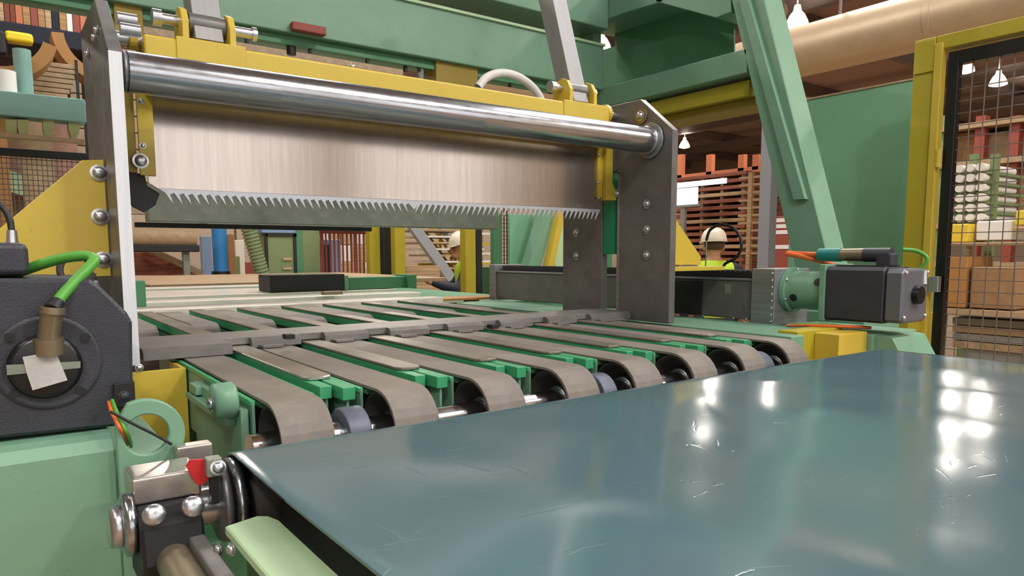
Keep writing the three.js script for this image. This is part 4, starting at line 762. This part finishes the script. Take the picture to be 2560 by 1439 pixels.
(() => {   // things behind the mesh door
  let t = thing('tube_rack', 'pale green rack holding rows of white tubes behind the mesh gate', 'rack'); const X = 7.2;
  for (const u of [2368, 2425, 2478]) { const p = onX(u, 500, X); part(t, 'upright', bx(X, X + .06, 0, onX(u, 385, X).y, p.z - .03, p.z + .03, 0), M.greenOlive); }
  for (let r = 0; r < 6; r++) { const v = 425 + r * 24.5, y = onX(2420, v + 8, X).y; part(t, 'shelf', bx(X - .05, X + .7, y - .025, y, onX(2362, v, X).z, onX(2485, v, X).z, 0), M.greenOlive);
    for (let k = 0; k < 4; k++) { const p = onX(2386 + k * 26, v, X); part(t, 'white_tube', cyl(V(X - .12, y + .035, p.z), V(X + .6, y + .035, p.z), .035, .035, 14), M.white); } }
  const box = (n, u0, v0, u1, v1, x, d, m, lab) => { const g = xb(u0, v0, u1, v1, x, d, .01); return solo(n, g, m, lab, 'box'); };
  const fl = (u0, u1, v, x) => { const y = onX((u0 + u1) / 2, v, x).y; return bx(x + .05, x + .6, 0, y, onX(u0, v, x).z, onX(u1, v, x).z, 0); };
  const st = thing('work_table', 'tan topped work table behind the mesh gate', 'table');
  part(st, 'top', xb(2330, 775, 2600, 790, 6.3, .8), M.tan); for (const u of [2345, 2590]) for (const dx of [.02, .74]) { const p = onX(u, 789, 6.3); part(st, 'leg', bx(6.3 + dx, 6.34 + dx, 0, onX(2465, 789, 6.3).y, p.z, p.z + .05, 0), M.greenOlive); }
  const carton = (u0, v0, u1, v1, m, lab) => { const v = v1 < 400 ? 400 : 555, y = onX(2450, v, 9).y + .002, a = onX((u0 + u1) / 2, v0, 9), b = onX((u0 + u1) / 2, v1, 9); return solo('carton', bx(9.14, 9.7, y, y + a.y - b.y, onX(u0, 400, 9).z, onX(u1, 400, 9).z, .01), m, lab, 'box'); };
  const shelfT = thing('storage_rack', 'tall brown storage rack far behind the mesh gate', 'rack');
  for (const u of [2350, 2445, 2530, 2640]) { const p = onX(u, 400, 9); part(shelfT, 'upright', bx(9, 9.12, 0, onX(u, 290, 9).y, p.z - .05, p.z + .05, 0), u === 2530 || u === 2445 ? M.redDull : M.greenOlive); }
  for (const v of [305, 400, 555, 655, 760]) { const y = onX(2450, v, 9).y; part(shelfT, 'shelf', bx(8.95, 9.8, y - .06, y, onX(2340, v, 9).z, onX(2660, v, 9).z, 0), M.tan); }
  for (const [u0, v0, u1, v1, m] of [[2350, 318, 2440, 395, M.cardboard], [2452, 325, 2520, 395, M.tan], [2535, 320, 2620, 395, M.cardboard], [2490, 430, 2525, 550, M.woodPale], [2534, 430, 2610, 550, M.woodPale]]) carton(u0, v0, u1, v1, m, { 2350: 'brown carton on the storage rack beside the gate stile', 2452: 'tan carton on the storage rack between red uprights', 2535: 'brown carton on the storage rack past the second red upright', 2490: 'narrow pale carton on the lower storage rack shelf', 2534: 'wide pale carton on the lower storage rack shelf' }[u0]).userData.group = 'cartons on the storage rack';
  box('carton', 2425, 668, 2540, 772, 6.35, .5, M.cardboard, 'large brown wrapped carton on the tan table');
  box('yellow_bin', 2366, 560, 2420, 605, 6.6, .4, std('#e0c23c', .5), 'bright yellow bin beside the white tubes');
  box('yellow_bin', 2538, 525, 2590, 562, 6.6, .4, std('#dcc43a', .5), 'bright yellow bin beyond the brown carton');
  box('white_carton', 2440, 552, 2530, 600, 6.7, .3, M.white, 'white carton above the brown wrapped carton');
  const shelf2 = thing('bin_shelf', 'pale shelf frame carrying the yellow bins', 'shelf');
  part(shelf2, 'board', xb(2350, 605, 2600, 613, 6.55, .6), M.woodPale); for (const u of [2352, 2590]) { const p = onX(u, 612, 6.55), y0 = onX(2465, 775, 6.3).y; part(shelf2, 'upright', bx(7.04, 7.08, y0, onX(2475, 605, 6.55).y, p.z, p.z + .04, 0), M.woodPale); }
  part(shelf2, 'board', xb(2534, 566, 2600, 571, 6.56, .5), M.woodPale);
  box('tan_crate', 2345, 640, 2415, 768, 6.32, .5, M.orangeTan, 'tan crate on the table edge next to the gate stile');
  const pw = thing('lumber_shelf_stack', 'brown bundle of boards below the tan table', 'lumber'); for (let i = 0; i < 4; i++) part(pw, 'board', xb(2380, 800 + i * 20, 2620, 818 + i * 20, 6.5, .4), i % 2 ? M.tan : M.grey);
  part(pw, 'bearer', fl(2400, 2600, 878, 6.5), M.grey);
})();
(() => {   // lumber stack, column and frames behind the slotted plate
  let t = thing('lumber_stack', 'tall stack of reddish boards with spacers behind the white helmet', 'lumber'); const X = 14, z0 = onX(1680, 540, X).z, z1 = onX(1862, 540, X).z;
  for (let i = 0; i < 14; i++) { const v = 436 + i * 16, y1 = onX(1770, v, X).y, y0 = onX(1770, v + 9, X).y; part(t, 'board_layer', bx(X, X + 1.6, y0, y1, z0 - (i % 3) * .1, z1, .01), i % 4 === 3 ? M.woodPale : M.woodRed); for (let k = 0; k < 4; k++) { const z = z0 + (z1 - z0) * (.1 + k * .27); part(t, 'spacer', bx(X + .1, X + 1.5, onX(1770, v + 16, X).y, y0, z, z + .08, 0), M.woodPale); } }
  part(t, 'bearer', bx(X + .1, X + 1.5, 0, onX(1770, 436 + 14 * 16, X).y, z0, z1, 0), M.woodRed);
  t = thing('cream_rack', 'cream ladder rack at the end of the reddish lumber stack', 'rack');
  const c = onX(1872, 540, 13.6);
  part(t, 'upright', bx(13.6, 13.7, 0, onX(1872, 430, 13.6).y, c.z - .05, c.z + .05, 0), M.woodPale);
  for (let i = 0; i < 11; i++) { const y = onX(1872, 440 + i * 19, 13.6).y; part(t, 'rung', bx(13.62, 13.68, y - .05, y, c.z - .3, c.z + .3, 0), M.woodPale); }
  t = thing('orange_rack', 'orange pallet rack uprights above the lumber stack', 'rack');
  for (const u of [1698, 1772, 1852, 1888]) { const p = onX(u, 410, 16); part(t, 'upright', bx(16, 16.15, 0, onX(u, 386, 16).y, p.z - .09, p.z + .09, 0), M.orange); }
  part(t, 'beam', bx(16, 16.1, onX(1780, 436, 16).y, onX(1780, 428, 16).y, onX(1690, 430, 16).z, onX(1895, 430, 16).z, 0), M.orange);
  t = thing('steel_column', 'grey steel building column beside the slanted leg', 'column'); const k = onX(1911, 500, 10);
  part(t, 'shaft', bx(10, 10.2, 0, HY - .9, k.z - .1, k.z + .1, .01), M.columnGrey); part(t, 'base', bx(9.9, 10.3, 0, .06, k.z - .25, k.z + .25, 0), M.columnGrey);
  t = thing('red_machine', 'red machine with white panels beyond the slanted leg', 'machine'); const m = onX(1950, 600, 12);
  part(t, 'body', bx(12, 13, 0, onX(1950, 540, 12).y, onX(1930, 600, 12).z, onX(2050, 600, 12).z, .02), M.redDull);
  for (const v of [545, 560, 575, 612]) part(t, 'panel', xb(1936, v, 1976, v + 10, 11.985, .015), M.white);
  const wl = thing('bright_window', 'bright milky window panel beside the reddish lumber stack', 'window');
  for (const [a, b, c, d] of [[1680, 470, 1742, 512], [1680, 455, 1742, 468], [1726, 449, 1814, 462]]) part(wl, 'pane', xb(a, b, c, d, 13.2, .05), M.dayPane); part(wl, 'frame', xb(1675, 512, 1750, 518, 13.19, .1), M.grey); part(wl, 'post', bx(13.22, 13.3, 0, onX(1710, 516, 13.2).y, onX(1700, 512, 13.2).z, onX(1710, 512, 13.2).z, 0), M.grey);
})();

// ---------------------------------------------------------------- people
function sdCapsule(p, a, b, ra, rb) { const ab = b.clone().sub(a), ap = p.clone().sub(a); const t = Math.max(0, Math.min(1, ap.dot(ab) / Math.max(1e-9, ab.lengthSq()))); return ap.sub(ab.multiplyScalar(t)).length() - (ra + (rb - ra) * t); }
function mesher(bones, lo, hi, res, k, keep) {
  const size = Math.max(hi.x - lo.x, hi.y - lo.y, hi.z - lo.z), c = lo.clone().add(hi).multiplyScalar(.5);
  const mc = new MarchingCubes(res, new THREE.MeshStandardMaterial(), false, false, 400000); mc.isolation = 0;
  const B = bones.map(([a, b, ra, rb]) => { const dx = b[0] - a[0], dy = b[1] - a[1], dz = b[2] - a[2]; return [a, dx, dy, dz, Math.max(1e-9, dx * dx + dy * dy + dz * dz), ra, rb ?? ra]; });
  const hs = res / 2, sc = size / 2;
  for (let kz = 0; kz < res; kz++) for (let j = 0; j < res; j++) for (let i = 0; i < res; i++) {
    const x = c.x + (i - hs) / hs * sc, y = c.y + (j - hs) / hs * sc, z = c.z + (kz - hs) / hs * sc; let s = 0, dm = 9;
    for (const [a, dx, dy, dz, L, ra, rb] of B) { const px = x - a[0], py = y - a[1], pz = z - a[2]; let t = (px * dx + py * dy + pz * dz) / L; t = t < 0 ? 0 : t > 1 ? 1 : t; const ex = px - dx * t, ey = py - dy * t, ez = pz - dz * t; const d = Math.sqrt(ex * ex + ey * ey + ez * ez) - (ra + (rb - ra) * t); if (d < dm) dm = d; if (d < .25) s += Math.exp(-d / k); }
    let d = s > 0 ? -k * Math.log(s) : dm; if (keep) d = Math.max(d, keep(x, y, z)); mc.field[i + j * res + kz * res * res] = -d;
  }
  mc.update(); const n = mc.count, g = new THREE.BufferGeometry();
  const P = new Float32Array(mc.positionArray.slice(0, n * 3)), N = new Float32Array(mc.normalArray.slice(0, n * 3));
  for (let i = 0; i < n; i++) { P[i * 3] = P[i * 3] * sc + c.x; P[i * 3 + 1] = P[i * 3 + 1] * sc + c.y; P[i * 3 + 2] = P[i * 3 + 2] * sc + c.z; }
  g.setAttribute('position', new THREE.BufferAttribute(P, 3)); g.setAttribute('normal', new THREE.BufferAttribute(N, 3)); return g;
}
function colour(g, fn) { const p = g.attributes.position, c = new Float32Array(p.count * 3), q = new THREE.Color(); for (let i = 0; i < p.count; i++) { q.set(fn(p.getX(i), p.getY(i), p.getZ(i))); c[i * 3] = q.r; c[i * 3 + 1] = q.g; c[i * 3 + 2] = q.b; } g.setAttribute('color', new THREE.BufferAttribute(c, 3)); return g; }
function person(label, at, facing, o) {
  const hd = o.head, sh = .2, hands = o.hands, t = thing('person', label, 'person');
  const bodyBones = [
    [[0, .98, 0], [0, 1.2, o.lean * .5], .135, .14], [[0, 1.2, o.lean * .5], [0, 1.4, o.lean], .145, .13], [[-.13, 1.42, o.lean], [.13, 1.42, o.lean], .085, .085],
    [[0, 1.45, o.lean], [hd[0], hd[1] - .08, hd[2] - .02], .06, .055]];
  for (const s of [-1, 1]) {
    bodyBones.push([[s * .1, .96, 0], [s * .11, .52, .03], .095, .068], [[s * .11, .52, .03], [s * .115, .1, -.01], .066, .045], [[s * .115, .05, -.03], [s * .125, .035, .14], .045, .036]);
    const e = o.elbows[s > 0 ? 1 : 0], h = hands[s > 0 ? 1 : 0];
    bodyBones.push([[s * sh, 1.42, o.lean], e, .088, .07], [e, h.map((c, i) => e[i] + (c - e[i]) * .84), .066, .036]);
  }
  const hb = [[[hd[0], hd[1] + .03, hd[2] - .015], [hd[0], hd[1] + .05, hd[2] + .01], .09, .088], [[hd[0], hd[1] - .02, hd[2] + .02], [hd[0], hd[1] - .075, hd[2] + .05], .07, .042], [[hd[0], hd[1] + .01, hd[2] + .095], [hd[0], hd[1] - .025, hd[2] + .118], .012, .017], [[hd[0], hd[1] - .06, hd[2] + .09], [hd[0], hd[1] - .065, hd[2] + .092], .02, .02], [[hd[0], hd[1] - .08, hd[2] - .02], [0, 1.47, o.lean], .055, .06]];
  for (const s of [-1, 1]) hb.push([[hd[0] + s * .088, hd[1] + .02, hd[2] - .01], [hd[0] + s * .092, hd[1] - .02, hd[2] - .005], .016, .012]);
  const gBody = colour(mesher(bodyBones, V(-.75, -.02, -.75), V(.75, 1.7, .95), 110, .022), (x, y, z) => y > 1.49 && Math.abs(x) < .1 ? '#b3835f' : y < .09 ? '#221d1a' : y < 1.0 && Math.abs(x) < .24 && z < .2 ? '#262b3a' : '#1b2030');
  const gHead = colour(mesher(hb, V(hd[0] - .17, hd[1] - .2, hd[2] - .16), V(hd[0] + .17, hd[1] + .16, hd[2] + .18), 72, .01), (x, y, z) => {
    const ey = Math.abs(Math.abs(x - hd[0]) - .034) < .014 && Math.abs(y - hd[1] - .012) < .008 && z > hd[2] + .05, mo = Math.abs(x - hd[0]) < .026 && Math.abs(y - hd[1] + .052) < .006 && z > hd[2] + .06, hair = y > hd[1] - .03 && z < hd[2] - .03;
    return ey ? '#2a1d16' : mo ? '#8a4a40' : hair ? '#4a3628' : '#b3835f'; });
  const geos = [gBody, gHead];
  for (const s of [0, 1]) {   // hands: palm, four unequal curled fingers and a thumb
    const h = hands[s], e = o.elbows[s], f = V(h[0] - e[0], h[1] - e[1], h[2] - e[2]).normalize(), side = V(1, 0, 0).sub(f.clone().multiplyScalar(f.x)).normalize(), up = side.clone().cross(f).normalize();
    const P = (a, b, c) => { const v = V(...h).addScaledVector(f, a).addScaledVector(side, b).addScaledVector(up, c); return [v.x, v.y, v.z]; };
    const bb = [[P(-.02, 0, 0), P(.02, 0, 0), .03, .028], [P(.02, -.026, 0), P(.085, -.028, 0), .016, .014], [P(.02, 0, 0), P(.088, 0, 0), .017, .015], [P(.02, .026, 0), P(.08, .026, 0), .016, .014]];
    [[-.032, .062], [-.011, .075], [.011, .07], [.032, .054]].forEach(([b, l]) => bb.push([P(.085, b, 0), P(.085 + l * .5, b, -.008), .009, .0085], [P(.085 + l * .5, b, -.008), P(.085 + l * .75, b, -.03), .0085, .007]));
    const ts = s ? -1 : 1; bb.push([P(.02, ts * .03, 0), P(.05, ts * .055, -.012), .012, .01], [P(.05, ts * .055, -.012), P(.085, ts * .06, -.022), .01, .008]);
    const c = V(...P(.06, 0, 0)); geos.push(colour(mesher(bb, c.clone().addScalar(-.13), c.clone().addScalar(.13), 60, .004), () => '#b3835f'));
  }
  const T = new THREE.Matrix4().makeTranslation(at.x, 0, at.z).multiply(new THREE.Matrix4().makeRotationY(Math.atan2(facing[0], facing[1])));
  const xf = g => g.applyMatrix4(T);
  const g = mergeGeometries(geos.map(q => { q.deleteAttribute('uv'); return q; }));
  part(t, 'body', xf(g), new THREE.MeshStandardMaterial({ vertexColors: true, roughness: .75 }));
  const vb = bodyBones.slice(0, 3).map(([a, b, r0, r1]) => [a, b, r0 + .018, r1 + .018]);
  part(t, 'vest', xf(mesher(vb, V(-.32, .9, -.32), V(.32, 1.56, .45), 64, .02, (x, y) => Math.max(1.0 - y, y - 1.535))), M.lime, 'lime high visibility vest');
  const hp = V(hd[0], hd[1] + .045, hd[2] - .005), tilt = o.tilt ?? .1;
  const dome = new THREE.LatheGeometry([[.128, 0], [.132, .004], [.128, .03], [.118, .07], [.096, .108], [.06, .132], [.02, .142], [0, .142]].map(q => new THREE.Vector2(...q)), 30); dome.scale(.92, 1, 1.1);
  const ridge = new THREE.TorusGeometry(.125, .012, 8, 20, Math.PI); ridge.rotateY(Math.PI / 2); ridge.scale(1, 1.06, 1.03); ridge.translate(0, .012, 0);
  const brim = new THREE.CylinderGeometry(.12, .12, .008, 24, 1, false); brim.scale(.88, 1, .75); brim.translate(0, .004, .105);
  const hg = mg(uvm(dome), uvm(ridge), uvm(brim)); hg.rotateX(tilt); hg.translate(hp.x, hp.y, hp.z);
  part(t, 'hard_hat', xf(hg), M.helmet, 'cream hard hat');
}
const man = (u, v, depth) => ray(u, v).multiplyScalar(depth).add(C0);
person('person in cream hard hat, navy sleeves and lime vest working beside the yellow post', man(1186, 640, 8.0), [-.85, -.42], { lean: .08, head: [0, 1.66, .15], tilt: .25, elbows: [[-.3, 1.2, .2], [.3, 1.2, .2]], hands: [[-.22, 1.29, .5], [.22, 1.3, .52]] });
person('person in cream hard hat and lime vest standing beyond the black cable loop', man(1788, 640, 6.7), [.55, -.8], { lean: .04, head: [0, 1.66, .06], tilt: .05, elbows: [[-.27, 1.14, .03], [.27, 1.13, .04]], hands: [[-.24, .92, .16], [.24, .93, .18]] });

// ---------------------------------------------------------------- finish
for (const o of groupsToSettle) settle(o);
scene.traverse(o => { if (o.isMesh) { o.castShadow = true; o.receiveShadow = true; } });
renderer.render(scene, camera);
